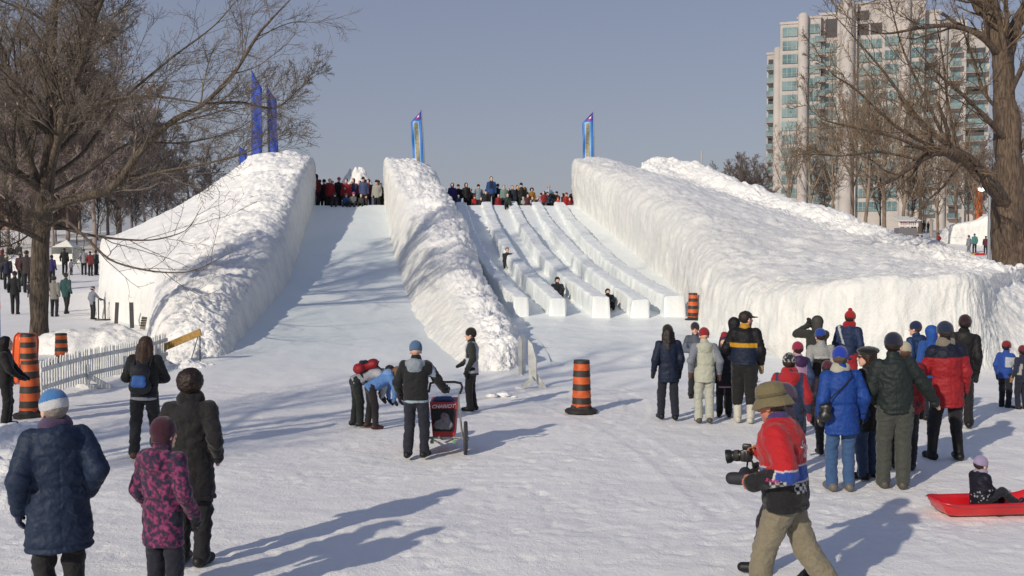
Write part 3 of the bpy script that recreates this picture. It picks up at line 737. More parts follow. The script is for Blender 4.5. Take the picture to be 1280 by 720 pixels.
for px, d, h in [(985, 130, 13), (1012, 118, 12), (1040, 105, 14), (1065, 112, 17), (1082, 98, 15), (1105, 108, 16), (1128, 96, 13), (1150, 110, 15), (1172, 92, 9.5), (1195, 104, 12), (1216, 96, 9), (1290, 100, 13), (1260, 120, 14)]:
    plant('tall', px, d, h, 'slender bare tree in the belt before the apartment tower', G2)
for px, d, h in [(905, 180, 12), (928, 172, 13), (945, 185, 13), (890, 190, 11), (1030, 120, 8), (1100, 118, 8), (1210, 118, 10), (1240, 125, 9), (1140, 128, 9)]:
    plant('bush', px, d, h, 'low hazy bare tree in the distant row beyond the right snow wall', 'distant low bare trees')
for px, d, h in [(-30, 86, 5), (0, 92, 6.5), (24, 100, 6), (44, 84, 4.5), (70, 98, 5.5), (96, 92, 5), (122, 100, 6), (146, 94, 5.5), (170, 104, 5), (196, 108, 5.5)]:
    plant('bush', px, d, h, 'brushy bare sapling among the trunks beyond the left snow wall', 'brushy saplings behind the left snow wall')
# trees outside the frame on the left, whose shade stripes the snow
for x, y, h, r in [(-13.5, 6.5, 11, 0), (-17, 1.5, 13, 1.3), (-22, 12, 13, 2.2), (-9.5, 10, 12, 4), (-19, 22, 12, 5)]:
    o = PR['open'] if r == 0 else copy_tree(PR['open']); s = h / 14.; o.location = (x, y, 0); o.scale = (s, s, s); o.rotation_euler = (0, 0, r)
    o['label'] = 'bare roadside tree casting twig shadows across the trampled snow'; o['group'] = 'bare trees beside the snow field'

# ---------------------------------------------------------------- apartment tower
CONC = noise_mat('beige_concrete', lin('a7a19d'), lin('b7b0ab'), scale=.35, rough=.85, bump=.05, dist=.02)  # beige made paler and greyer, with the tower's haze put into the colour
CONC2 = noise_mat('grey_concrete', lin('8d8580'), lin('a0968e'), scale=.5, rough=.85, bump=0)
GLASS = noise_mat('teal_glass', lin('526e73'), lin('869fa0'), scale=.16, rough=.15, bump=0, spec=.8)
MULL = flat('window_frame_grey', '8e9693', .5, bump=0)
RAIL = noise_mat('balcony_glass', lin('55696e'), lin('7c9498'), scale=.4, rough=.3, bump=0)
DARKIN = flat('shaded_opening', '4b4a4e', .8, bump=0)
TD = 230.0
def tx(px): return at(px, 200, TD).x
def tz(py): return at(1000, py, TD).z
TB = gz(0, TD); bx0 = tx(957)
tower = empty('apartment_building', (tx(1080), TD, TB), 'tall beige apartment tower with teal glass bays and rounded piers', 'building', rz=-rad(18.5))
tower.scale = (1, 1, 1.045)
TO = Vector((tx(1080), TD, TB))
def part(name, mb, m, parent=tower):
    return mb.build(name, m, parent)
def tbox(mb, x0, x1, z0, z1, y0, y1):
    mb.box((((x0 + x1) / 2) - TO.x, (y0 + y1) / 2 - TO.y, (z0 + z1) / 2 - TO.z), (x1 - x0, y1 - y0, z1 - z0))
FL = 16.35 / F * TD    # storey height
# bays: px left, px right, roof py, setback, storeys of windows
core = MB()
blocks = [(958, 979, 66, 6.0), (976, 1000, 33, 2.5), (997, 1026, 27, 3.2), (1024, 1050, 22, 5.0), (1046, 1070, 14, 3.0), (1066, 1102, 12, 4.6), (1100, 1150, 14, 3.0), (1148, 1168, 26, 6.0), (1166, 1200, 38, 8.0), (1196, 1228, 48, 10.0)]
walls = []
for a, b, top, sb in blocks:
    mbw = MB(); tbox(mbw, tx(a), tx(b), TB - 1, tz(top), TD + sb, TD + 24); tbox(mbw, tx(a) - .15, tx(b) + .15, tz(top), tz(top) + .5, TD + sb - .2, TD + 24.2)
    part('wall', mbw, CONC)
for a, b, top, y in [(967, 978.5, 58, 3.5), (998, 1011, 20, 1.2), (1049, 1067, 6, .8), (1121, 1133, 9, 1.2), (1166, 1178, 40, 6.5)]:
    r = (tx(b) - tx(a)) / 2; h = tz(top) - TB
    mb = MB(); mb.lathe([(r, -1), (r, h - r * .8), (r * .94, h - r * .5), (r * .75, h - r * .2), (r * .4, h - .05), (0, h)], 20, c=((tx(a) + tx(b)) / 2 - TO.x, TD + y + r - TO.y, 0))
    mb.box(((tx(a) + tx(b)) / 2 - TO.x, TD + y + r + 2.5 - TO.y, (h - r) / 2), (r * 1.9, 5, h - r))
    part('pier', mb, CONC)
nw = 0
for a, b, top, sb, n in [(979, 997, 36, 2.5, 15), (1012, 1024, 33, 3.2, 14), (1031, 1048, 56, 5.0, 13), (1069, 1084, 54, 4.6, 13), (1086, 1099, 54, 4.6, 13), (1103, 1119, 54, 3.0, 13), (1134, 1149, 36, 3.0, 14)]:
    for k in range(n):
        zt = tz(top) - k * FL - .25; zb = zt - FL * .66
        if zb < TB + 1: break
        mb = MB(); x0, x1 = tx(a), tx(b); y = TD + sb
        tbox(mb, x0, x1, zb, zt, y - .28, y + .1)
        f = mb.build('window', GLASS, tower)
        fr = MB(); q = 3 if x1 - x0 > 2.6 else 2
        for i in range(q + 1):
            xx = x0 + (x1 - x0) * i / q; tbox(fr, xx - .07, xx + .07, zb, zt, y - .36, y - .26)
        tbox(fr, x0 + .08, x1 - .08, zb + (zt - zb) * .36, zb + (zt - zb) * .36 + .1, y - .35, y - .26)
        fr.build('frame', MULL, f)
        nw += 1
for a, b, top, sb, n in [(958, 967, 70, 6.0, 12), (1019, 1032, 40, 4.2, 15), (1150, 1163, 38, 6.0, 14), (1180, 1194, 60, 8.0, 13), (1200, 1224, 66, 10.0, 12)]:
    for k in range(n):
        zt = tz(top) - k * FL
        if zt < TB + 2: break
        x0, x1 = tx(a), tx(b); y = TD + sb
        s = MB(); tbox(s, x0, x1, zt - FL, zt - FL + .22, y - 1.7, y)
        bal = s.build('balcony', CONC2, tower)
        r = MB(); tbox(r, x0, x1, zt - FL + .24, zt - FL + 1.2, y - 1.72, y - 1.64); tbox(r, x0, x0 + .06, zt - FL + .24, zt - FL + 1.2, y - 1.63, y); r.build('railing', RAIL, bal)
        g = MB(); tbox(g, x0 + .3, x1 - .2, zt - FL + .24, zt - .35, y - .05, y + .05); g.build('pane', GLASS if k % 3 else DARKIN, bal)
for a, b, t0, t1, sb in [(1031, 1047, 27, 50, 5.0), (1068, 1084, 20, 32, 4.6), (1086, 1100, 36, 50, 4.6), (1068, 1084, 36, 50, 4.6)]:
    mb = MB(); tbox(mb, tx(a), tx(b), tz(t1), tz(t0), TD + sb - .06, TD + sb + .2); part('opening', mb, DARKIN)
mb = MB(); tbox(mb, tx(1104), tx(1140), tz(14), tz(7), TD + 8, TD + 20); part('penthouse', mb, CONC)

# ---------------------------------------------------------------- far background props
BRICK = noise_mat('brown_brick', lin('6b4f42'), lin('80604f'), scale=3, rough=.9, bump=.1)
WHITE = flat('white_paint', 'd8d8d4', .5)
ROOFM = flat('grey_shingle', '56504c', .9)
WINM = flat('dark_window', '2b3038', .2, bump=0)
def house(px, d, w, h, label, mat):
    p = at(px, 300, d); z = gz(p.x, d); r = empty('house', (p.x, d, z), label, 'house', 'houses behind the far trees')
    mb = MB(); mb.box((0, 3, h / 2 - .3), (w, 6, h + .6)); wl = mb.build('wall', mat, r)
    mb = MB(); mb.add([(-w / 2 - .4, -.4, h), (w / 2 + .4, -.4, h), (w / 2 + .4, 6.4, h), (-w / 2 - .4, 6.4, h), (-w / 2 - .4, 3, h + 2.2), (w / 2 + .4, 3, h + 2.2)],
                     [(0, 1, 5, 4), (3, 4, 5, 2), (0, 4, 3), (1, 2, 5), (0, 3, 2, 1)]); mb.build('roof', ROOFM, r)
    for i in range(int(w // 2.2)):
        for q in range(2):
            x = -w / 2 + 1.1 + i * 2.2; zz = 1.5 + q * 2.6
            if zz + .8 > h: continue
            f = MB(); f.box((x, -.04, zz), (1.1, .1, 1.4)); fo = f.build('window', WHITE, r)
            g = MB(); g.box((x, -.10, zz), (.85, .05, 1.15)); g.build('pane', WINM, fo)
house(16, 128, 12, 5.6, 'brown brick house behind the big tree on the left', BRICK)
#house(118, 140, 11, 5.0, 'pale house half hidden behind bare trees', flat('pale_siding', 'b3aca4', .8))
house(-50, 120, 12, 6, 'dark brick house at the edge behind bare trees', BRICK)
TENT = flat('white_canvas', 'e6e4da', .7)
def tent(px, py, d, w, h, label):
    p = at(px, py, d); z = gz(p.x, d); r = empty('festival_tent', (p.x, d, z), label, 'tent')
    mb = MB()
    for sx in (-1, 1):
        for sy in (0, 1):
            mb.tube([(sx * w / 2, sy * w, 0), (sx * w / 2, sy * w, h)], .04, 6)
    mb.build('frame', MULL, r)
    mb = MB(); mb.add([(-w / 2, 0, h), (w / 2, 0, h), (w / 2, w, h), (-w / 2, w, h), (0, w / 2, h + w * .35)], [(0, 1, 4), (1, 2, 4), (2, 3, 4), (3, 0, 4)]); mb.build('roof', TENT, r)
    mb = MB(); mb.box((0, w, h / 2), (w, .05, h)); mb.box((-w / 2, w / 2, h / 2), (.05, w - .1, h)); mb.box((0, .02, h * .3), (w - .1, .04, h * .6)); mb.build('canvas_wall', TENT, r)
tent(78, 328, 74, 1.5, 1.2, 'small white canvas tent between walkers beyond the big tree')
#tent(102, 325, 76, 1.3, 1.1, 'low white canvas stall by the end of the wide snow wall')
# vendor booth with lettered board
RED = flat('red_paint', 'b0262a', .5)
p = at(1135, 300, 92); zb = gz(p.x, 92)
booth = empty('vendor_booth', (p.x, 92, zb), 'white vendor booth with red lettered sign board beyond the snow ridge', 'booth')
mb = MB(); mb.box((0, .6, .8), (1.6, 1.2, 1.6)); mb.build('counter', flat('booth_grey', '6d6a6c', .7), booth)
mb = MB(); mb.box((0, 0, 1.95), (1.75, .12, .5)); sg = mb.build('sign_board', WHITE, booth)
mb = MB(); mb.add([(-1, -.4, 2.2), (1, -.4, 2.2), (1, 1.4, 2.6), (-1, 1.4, 2.6), (-1, -.4, 2.26), (1, -.4, 2.26), (1, 1.4, 2.66), (-1, 1.4, 2.66)], [(0, 1, 2, 3), (4, 7, 6, 5), (0, 4, 5, 1), (1, 5, 6, 2), (2, 6, 7, 3), (3, 7, 4, 0)]); mb.build('roof', WHITE, booth)
mb = MB(); x = -.72
for wd, hh in [(.14, .26), (.12, .26), (.13, .26), (.07, .2), (.1, .14), (.14, .26), (.12, .24), (.13, .26), (.1, .26)]:
    mb.box((x + wd / 2, -.075, 1.95), (wd * .35, .03, hh)); mb.box((x + wd / 2, -.072, 1.95 + hh * .38), (wd * .8, .03, hh * .25)); x += wd + .04
mb.build('lettering', RED, sg)
ORANGE = noise_mat('orange_plastic', lin('d2601e'), lin('e8782c'), scale=5, rough=.45, bump=.1, dist=.01)
p = at(1222, 290, 99)
post = MB(); post.lathe([(.55, 0), (.55, .3), (.42, .35), (.40, 4.6), (.5, 4.7), (.5, 5.0), (.2, 5.2), (0, 5.25)], 20)
o = post.build('advert_column', ORANGE); o.location = (p.x, 99, gz(p.x, 99)); tag(o, 'tall orange column standing behind the far snow bank', 'column')
GREYP = flat('grey_metal', '8f9092', .45, metal=.3)
p = at(1164, 300, 90); mb = MB(); mb.lathe([(.22, 0), (.2, .1), (.16, .2), (.15, 2.3), (.2, 2.36), (0, 2.5)], 14)
o = mb.build('stone_post', CONC2); o.location = (p.x, 90, gz(p.x, 90)); tag(o, 'pale grey post beside the person in red beyond the ridge', 'post')
# lamp post, lit
p = at(1236, 326, 60)
lz = gz(p.x, 60); lamp = empty('street_lamp', (p.x, 60, lz), 'tall metal lamp post with lit head beside the massive tree', 'lamp post')
top = at(1229, 238, 60).z - lz
mb = MB(); mb.lathe([(.17, 0), (.17, .25), (.11, .3), (.085, top - .3), (.07, top)], 14); mb.build('pole', GREYP, lamp)
mb = MB(); mb.tube([(0, 0, top - .05), (-.12, 0, top + .22), (-.4, 0, top + .3), (-.62, -.05, top + .22)], .04, 8); mb.build('arm', GREYP, lamp)
mb = MB(); mb.lathe([(0, .16), (.14, .12), (.24, .0), (.22, -.03), (0, -.03)], 16, c=(-.5, -.05, top + .16)); hd = mb.build('lamp_head', GREYP, lamp)
lm, lnt, lbs = nodes('lit_lamp'); lbs.inputs['Emission Color'].default_value = (1, .93, .75, 1); lbs.inputs['Emission Strength'].default_value = 3.5; lbs.inputs['Base Color'].default_value = (.9, .88, .8, 1)
mb = MB(); mb.lathe([(.2, 0), (.18, -.1), (.1, -.17), (0, -.19)], 16, c=(-.5, -.05, top + .13)); mb.build('bulb_cover', lm, hd)

# ---------------------------------------------------------------- flags
def flag_mat(name, blue, purple, pattern):
    m, nt, b = nodes(name); L = nt.links.new
    uv = N(nt, 'ShaderNodeUVMap'); sp = N(nt, 'ShaderNodeSeparateXYZ'); L(uv.outputs[0], sp.inputs[0])
    def band(sock, a, c):
        g = N(nt, 'ShaderNodeMath', operation='GREATER_THAN'); L(sock, g.inputs[0]); g.inputs[1].default_value = a
        l = N(nt, 'ShaderNodeMath', operation='LESS_THAN'); L(sock, l.inputs[0]); l.inputs[1].default_value = c
        mu = N(nt, 'ShaderNodeMath', operation='MULTIPLY'); L(g.outputs[0], mu.inputs[0]); L(l.outputs[0], mu.inputs[1]); return mu.outputs[0]
    def mix(f, a, c):
        x = N(nt, 'ShaderNodeMix', data_type='RGBA'); L(f, x.inputs['Factor'])
        for s, v in (('A', a), ('B', c)):
            if isinstance(v, tuple): x.inputs[s].default_value = (*v, 1)
            else: L(v, x.inputs[s])
        return x.outputs['Result']
    def mul(a, c):
        mu = N(nt, 'ShaderNodeMath', operation='MULTIPLY'); L(a, mu.inputs[0]); L(c, mu.inputs[1]); return mu.outputs[0]
    u, v = sp.outputs['X'], sp.outputs['Y']
    col = None
    if pattern:
        vo = N(nt, 'ShaderNodeTexNoise', Scale=9.0, Detail=3); mp = N(nt, 'ShaderNodeMapping'); mp.inputs['Scale'].default_value = (1.2, 3.2, 1); L(uv.outputs[0], mp.inputs['Vector']); L(mp.outputs[0], vo.inputs['Vector'])
        cr = N(nt, 'ShaderNodeValToRGB'); cr.color_ramp.elements[0].position = .42; cr.color_ramp.elements[1].position = .58
        cr.color_ramp.elements[0].color = (*lin('6b7a80'), 1); cr.color_ramp.elements[1].color = (*lin('a8935e'), 1); L(vo.outputs['Fac'], cr.inputs['Fac'])
        col = mix(mul(band(u, .22, .74), band(v, .0, .80)), blue, lin('86b8e0'))
        col = mix(mul(band(u, .30, .66), band(v, .0, .775)), col, cr.outputs['Color'])
        col = mix(band(v, .82, 1.01), col, purple)
        def disc(cu, cv, r, asp):
            s1 = N(nt, 'ShaderNodeVectorMath', operation='SUBTRACT'); L(uv.outputs[0], s1.inputs[0]); s1.inputs[1].default_value = (cu, cv, 0)
            s2 = N(nt, 'ShaderNodeVectorMath', operation='MULTIPLY'); L(s1.outputs[0], s2.inputs[0]); s2.inputs[1].default_value = (1, asp, 0)
            ln = N(nt, 'ShaderNodeVectorMath', operation='LENGTH'); L(s2.outputs[0], ln.inputs[0])
            lt = N(nt, 'ShaderNodeMath', operation='LESS_THAN'); L(ln.outputs['Value'], lt.inputs[0]); lt.inputs[1].default_value = r; return lt.outputs[0]
        col = mix(disc(.55, .88, .22, 4.2), col, lin('a03a78')); col = mix(disc(.50, .885, .13, 6), col, lin('ded8d4'))
        L(col, b.inputs['Base Color'])
    else:
        nz = N(nt, 'ShaderNodeTexNoise', Scale=3.0); cr = N(nt, 'ShaderNodeValToRGB'); L(nz.outputs['Fac'], cr.inputs['Fac'])
        cr.color_ramp.elements[0].color = (*[q * .85 for q in blue], 1); cr.color_ramp.elements[1].color = (*blue, 1); L(cr.outputs['Color'], b.inputs['Base Color'])
    b.inputs['Roughness'].default_value = .6; b.inputs['Subsurface Weight'].default_value = 0
    return m
FLAG1 = flag_mat('flag_print', lin('3b76c0'), lin('4a45a4'), True)
FLAG2 = flag_mat('flag_blue', lin('1c49b4'), lin('2c50b0'), False)
def flag(px, ptop, pbot, d, w, side, m, label, seed, slant=.0):
    t = at(px, ptop, d); b = at(px + slant, pbot, d); h = t.z - b.z
    r = empty('feather_flag', (b.x, d, b.z - 1.0), label, 'flag', 'tall festival flags on the snow walls')
    dx = t.x - b.x
    mb = MB(); mb.tube([(0, 0, 0), (dx * .1, 0, 1.0), (dx * .55, 0, 1 + h * .55), (dx, 0, 1 + h)], [.035, .033, .028, .015], 8); mb.build('pole', GREYP, r)
    nu, nv = 9, 40; V, UV = [], []
    for j in range(nv):
        v = j / (nv - 1)
        for i in range(nu):
            u = i / (nu - 1); wv = w * (1 if v < .80 else (1 - (v - .80) / .20)) 
            x = dx * v + side * (.03 + u * wv); y = .10 * math.sin(u * 5 + v * 9 + seed) * u; z = 1.0 + h * (v if u == 0 else v - .02 * u) - .10 * u * h * (1 if v > .8 else .3) * 0
            V.append((x, y, z)); UV.append((1 - u, v))
    me = mesh('banner', V, grid_faces(nv, nu)); ul = me.uv_layers.new(name='UVMap')
    for lp in me.loops: ul.data[lp.index].uv = UV[lp.vertex_index]
    o = link('banner', me, m, r); so = o.modifiers.new('cloth', 'SOLIDIFY'); so.thickness = .006
flag(527, 137, 206, 57, .60, -1, FLAG1, 'printed blue flag with purple head on the dividing snow wall', 1.0, 4)
flag(742, 139, 204, 57.5, .60, -1, FLAG1, 'printed blue flag with purple head on the sunlit snow wall', 2.2, 1)
flag(314, 86, 198, 56, .55, 1, FLAG2, 'tallest plain blue flag behind the bare branches on the snow wall crest', .5, 0)
flag(333, 106, 196, 56.5, .48, 1, FLAG2, 'plain blue flag nearest the wide slide on the snow wall crest', 1.7, 3)
flag(298, 182, 212, 58, .42, 1, FLAG2, 'short plain blue flag low behind the snow wall crest', 2.9, 0)
p = at(877, 205, 60); mb = MB(); mb.tube([(p.x, 60, p.z - 2), (p.x, 60, at(877, 188, 60).z)], .04, 8)
tag(mb.build('wooden_stake', flat('pale_wood', 'b8aa94', .8)), 'thin pale stake standing on the far snow ridge', 'stake')
p = at(-21, 340, 22); fl = empty('feather_flag', (p.x, 22, 0), 'blue banner with orange band at the edge behind the person in black', 'flag')
mb = MB(); mb.tube([(-.25, 0, 0), (-.25, 0, 2.6)], .03, 8); mb.build('pole', GREYP, fl)
mb = MB(); mb.box((.06, 0, 1.45), (.56, .02, 2.0)); bn = mb.build('banner', flat('banner_blue', '2a5fc0', .6), fl)
mb = MB(); mb.box((.06, 0, 1.72), (.57, .026, .16)); mb.build('stripe', ORANGE, bn)

# ---------------------------------------------------------------- traffic drums
DR_O = noise_mat('drum_orange', lin('b04a1c'), lin('d2622c'), scale=7, rough=.5, bump=.15, dist=.01)
DR_B = noise_mat('drum_black', lin('26221f'), lin('3a3430'), scale=7, rough=.6, bump=.15, dist=.01)
RUB = noise_mat('drum_rubber', lin('1d1c1b'), lin('353230'), scale=9, rough=.8, bump=.4, dist=.02)
def drum_parts(r, h, rad_, seed, base=True, z0=0.0):
    bands = [0, .17, .29, .43, .55, .69, .81, .94, 1.0]
    o_, b_ = MB(), MB(); prof = lambda f: rad_ * (1.06 - .20 * f)
    for i in range(8):
        a, c = bands[i], bands[i + 1]; ra, rb = prof(a), prof(c); mb = o_ if i % 2 == 0 else b_
        if i == 7: mb = b_
        lip = .006
        mb.lathe([(ra + lip, z0 + h * a), (ra + lip, z0 + h * a + .006), ((ra + rb) / 2, z0 + h * (a + c) / 2), (rb, z0 + h * c)], 28)
    o_.lathe([(prof(.97) * .98, z0 + h * .985), (prof(1) * .55, z0 + h * .99), (prof(1) * .5, z0 + h * .95), (0, z0 + h * .95)], 28)
    o_.build('drum_body', DR_O, r); b_.build('black_bands', DR_B, r)
    if base:
        mb = MB(); n = 28; prf = [(rad_ * 1.75, 0), (rad_ * 1.8, .03), (rad_ * 1.55, .06), (rad_ * 1.2, .07), (rad_ * 1.08, .12)]
        mb.lathe(prf, n)
        v = np.array(mb.v); a = np.arctan2(v[:, 1], v[:, 0]); k = 1 + .07 * np.sin(3 * a + seed) + .04 * np.sin(7 * a + 2 * seed); v[:, 0] *= k; v[:, 1] *= k; mb.v = [tuple(q) for q in v]
        mb.build('rubber_base', RUB, r)
def drum(px, py, h, rad_, label, seed, base=True, z=0.0, d=None):
    p = on_ground(px, py) if d is None else at(px, py, d)
    r = empty('traffic_drum', (p.x, p.y, z if d is None else z), label, 'traffic drum', 'orange and black traffic drums', rz=seed)
    drum_parts(r, h, rad_, seed, base); return r
drum(727, 515, .93, .165, 'orange and black traffic drum alone in the open snow between crowds', 1.)
zz = float(zf(32)); drum(866, 400, .86, .155, 'orange and black traffic drum against the tall sunlit snow wall', 2., z=float(zf(32.2)) + .03, d=32.2)
drum(38, 521, .98, .17, 'lower drum of the stack beside the person in black', 3.)
pl_ = on_ground(38, 521)
r = empty('traffic_drum', (pl_.x - .02, pl_.y, .70), 'upper drum of the stack beside the orange sled', 'traffic drum', 'orange and black traffic drums', rz=2.); drum_parts(r, .74, .135, 4., base=False)
drum(77, 455, .78, .16, 'orange and black traffic drum behind the white picket fence', 5.)

# ---------------------------------------------------------------- picket fence
FW = noise_mat('weathered_white', lin('b9bbb9'), lin('d8d9d5'), scale=6, rough=.6, bump=.2, dist=.006)
A = on_ground(52, 500); B = on_ground(207, 459)
fence = empty('picket_fence', (A.x, A.y, 0), 'white picket fence on trestle feet in front of the tree', 'fence')
dv = Vector((B.x - A.x, B.y - A.y, 0)); FLn = dv.length; fd = dv.normalized(); nn = 58
perp = Vector((fd.y, -fd.x, 0))
sag = lambda t: .06 + .07 * math.sin(t * 6.0) * .4 + .10 * t
for i in range(nn):
    t = i / (nn - 1); q = fd * (FLn * t); z0 = sag(t) + random.uniform(-.012, .012); ln = .70 + random.uniform(-.02, .02)
    tilt = random.uniform(-.04, .04) + .02
    mb = MB(); M = Matrix.Rotation(math.atan2(fd.y, fd.x), 3, 'Z') @ Matrix.Rotation(tilt, 3, 'Y')
    wd = .042
    pr = [(-wd / 2, 0), (wd / 2, 0), (wd / 2, ln - .05), (0, ln), (-wd / 2, ln - .05)]
    vv = [M @ Vector((x, yy, z)) + q + Vector((0, 0, z0)) for yy in (-.012, .012) for x, z in pr]
    mb.add(vv, [(0, 1, 2, 3, 4), (9, 8, 7, 6, 5)] + [(j, j + 5, (j + 1) % 5 + 5, (j + 1) % 5) for j in range(5)])
    mb.build('picket', FW, fence)
for hgt in (.17, .52):
    mb = MB(); pts = [fd * (FLn * t) + perp * .026 + Vector((0, 0, sag(t) + hgt)) for t in np.linspace(-.01, 1.01, 9)]
    for a, b in zip(pts, pts[1:]): mb.beam(a, b + (b - a) * .01, .025, .085)
    mb.build('rail', FW, fence)
for t in (.30, .60, .92):
    q = fd * (FLn * t)
    mb = MB()
    mb.beam(q + perp * .05, q + perp * .05 + Vector((0, 0, .5)), .06, .06, up=fd)
    mb.beam(q + perp * .04 + Vector((0, 0, .28)), q + perp * .52 + Vector((0, 0, .03)), .06, .09)
    mb.beam(q - perp * .2 + Vector((0, 0, .05)), q + perp * .58 + Vector((0, 0, .05)), .08, .08)
    mb.build('trestle_foot', FW, fence)
# wooden barrier plank
PLANK = noise_mat('yellow_plank', lin('8a6a34'), lin('b08c4c'), scale=4, rough=.75, bump=.2, dist=.01, stretch=(6, 1, 6))
ST = flat('dark_steel', '3a3836', .5, metal=.5)
a = at(201, 436, 25.6); b = at(251, 415, 25.2); r = empty('barrier', (b.x, b.y, 0), 'tilted yellow wooden barrier plank propped on thin steel legs', 'barrier')
o0 = Vector((b.x, b.y, 0))
mb = MB(); mb.beam(a - o0, b - o0, .04, .17); mb.build('plank', PLANK, r)
g = at(250, 452, 25.2); mb = MB(); mb.tube([Vector((b.x - .03, b.y + .03, b.z + .04)) - o0, Vector((g.x, g.y, -.05)) - o0], .016, 6); mb.build('leg', ST, r)
mb = MB(); mb.tube([Vector((b.x - .05, b.y + .03, b.z - .02)) - o0, Vector((b.x - .32, b.y + .15, .1)) - o0], .012, 6); mb.build('leg', ST, r)
# stakes beyond the bank
for px, y0, y1, d, w, lab, c in [(145, 378, 399, 39, .11, 'leaning dark stake nearest the child with the walking frame', '3c3a3e'), (165, 378, 403, 37, .12, 'upright dark stake beside the end of the snow wall', '3a383c')]:
    t = at(px + (1.5 if px < 150 else -1), y0, d); b = at(px, y1, d); mb = MB(); mb.beam((b.x, d, b.z - .2), (t.x, d, t.z), w, w * .8, up=(0, 1, 0))
    tag(mb.build('snow_stake', flat('stake_grey', c, .7)), lab, 'stake')
r0 = at(178, 408, 34); t0 = at(181, 396, 34); mb = MB(); mb.beam((r0.x, 34, r0.z - .1), (t0.x, 34, t0.z), .16, .06, up=(0, 1, 0)); sk = mb.build('snow_stake', flat('stake_pale', 'a0968a', .7)); tag(sk, 'short striped board stake at the snow wall foot', 'stake')
mb = MB()
for k in range(4):
    f = (k + .5) / 4; mb.box(((r0.x * (1 - f) + t0.x * f), 33.965, r0.z * (1 - f) + t0.z * f), (.17, .02, .035))
mb.build('stripes', flat('stripe_dark', '33302f', .7), sk)

# broken ice boards by the dividing wall
ICEB = noise_mat('frosted_board', lin('b9b9b2'), lin('dcdcd6'), scale=4, rough=.45, bump=.2, dist=.01)
bb = on_ground(668, 486); r = empty('board_barrier', (bb.x, bb.y, 0), 'frosted white upright board on splayed feet beside the snow wall nose', 'barrier')
sc_ = F / bb.y
def P2(px, py, dy=0): q = at(px, py, bb.y + dy); return Vector((q.x - bb.x, dy, q.z))
def slab(pts, th, ax):
    mb = MB(); n = len(pts); o = Vector(ax) * th; vv = [p - o for p in pts] + [p + o for p in pts]
    mb.add(vv, [tuple(range(n))[::-1], tuple(range(n, 2 * n))] + [(j, (j + 1) % n, (j + 1) % n + n, j + n) for j in range(n)]); return mb
slab([P2(662, 476), P2(671, 476), P2(670.5, 448), P2(665.5, 430), P2(660.5, 424), P2(660.5, 450)], .035, (.25, 1, 0)).build('board', ICEB, r)
slab([P2(665, 470, -.06), P2(668, 476, -.06), P2(652, 489, -.06), P2(645, 489, -.06)], .05, (0, 1, 0)).build('foot', ICEB, r)
slab([P2(667, 468, .08), P2(672, 468, .08), P2(687, 490, .08), P2(676, 490, .08)], .05, (0, 1, 0)).build('foot', ICEB, r)
b2 = on_ground(653, 470)
r = empty('board_barrier', (b2.x, b2.y, 0), 'frosted white board standing edge-on against the snow wall nose', 'barrier')
def P3_(px, py, dy=0): q = at(px, py, b2.y + dy); return Vector((q.x - b2.x, dy, q.z))
slab([P3_(651, 472), P3_(654.5, 472), P3_(655, 425), P3_(652, 418), P3_(650, 422)], .2, (.25, 1, 0)).build('board', ICEB, r)
slab([P3_(640, 474, -.3), P3_(652, 466, -.3), P3_(655, 474, -.3)], .12, (0, 1, 0)).build('foot', ICEB, r)
for px, py, s, lab in [(613, 497, .12, 'larger loose snow chunk beside the man in the white bib'), (629, 496, .13, 'rounded loose snow chunk left of the board feet'), (643, 497, .05, 'tiny loose snow crumb between chunk and board'), (650, 487, .09, 'snow chunk lying under the frosted board'), (590, 478, .06, 'small snow lump near the dividing wall foot')]:
    q = on_ground(px, py); mb = MB(); mb.lathe([(0, -.5), (.6, -.35), (.95, 0), (.75, .45), (.3, .62), (0, .66)], 14)
    v = np.array(mb.v); v = v * (1 + .35 * fbm(v * 1.7 + px, 3))[:, None] * np.array((s * 1.3, s, s * .8)); mb.v = [tuple(k) for k in v]
    o = mb.build('snow_chunk', SNOW_B); o.location = (q.x, q.y, s * .25); tag(o, lab, 'snow chunk')

# ---------------------------------------------------------------- sleds
def sled(name, loc, rot, L, W, Hh, m, label, parent=None):
    """shallow moulded sled with flared rim, raised bow"""
    nu, nv = 40, 25; V = []
    for j in range(nu):
        t = j / (nu - 1) * 2 - 1
        wj = W / 2 * (1 - .10 * abs(t) ** 6 - .32 * abs(t) ** 12) * (1 - .12 * max(0, t)); lift = .16 * max(0, t - .55) ** 2 * 4 * Hh / .2 + .10 * max(0, -t - .7) * Hh / .2
        for i in range(nv):
            s = i / (nv - 1) * 2 - 1
            prof = 0 if abs(s) < .68 else min(1, (abs(s) - .68) / .22) ** 1.4
            end = max(0, (abs(t) - .86) / .12); prof = max(prof, min(1, end) ** 1.4)
            rim = max(0, abs(s) - .9) / .1; z = Hh * prof - .02 * rim - (.012 if abs(abs(s) - .3) < .07 and abs(t) < .8 else 0)
            V.append((s * wj * (1 + .06 * prof), t * L / 2, z + lift))
    me = mesh(name, V, grid_faces(nu, nv)[:, ::-1]); o = link(name, me, m, parent); so = o.modifiers.new('thick', 'SOLIDIFY'); so.thickness = .012; so.offset = 1
    o.location = loc; o.rotation_euler = rot
    return tag(o, label, 'sled') if label else o
RSLED = noise_mat('red_plastic', lin('b8141c'), lin('cf1f26'), scale=3, rough=.3, bump=.05, coat=.3)
OSLED = noise_mat('orange_sled', lin('d8521a'), lin('e8662a'), scale=3, rough=.35, bump=.05)
SLP = on_ground(1232, 642)
sled('sled', (SLP.x + .03, SLP.y, .02), (0, 0, rad(-84)), 1.28, .50, .14, RSLED, 'red plastic sled carrying the small child in the lilac hat')
q = on_ground(26, 521)
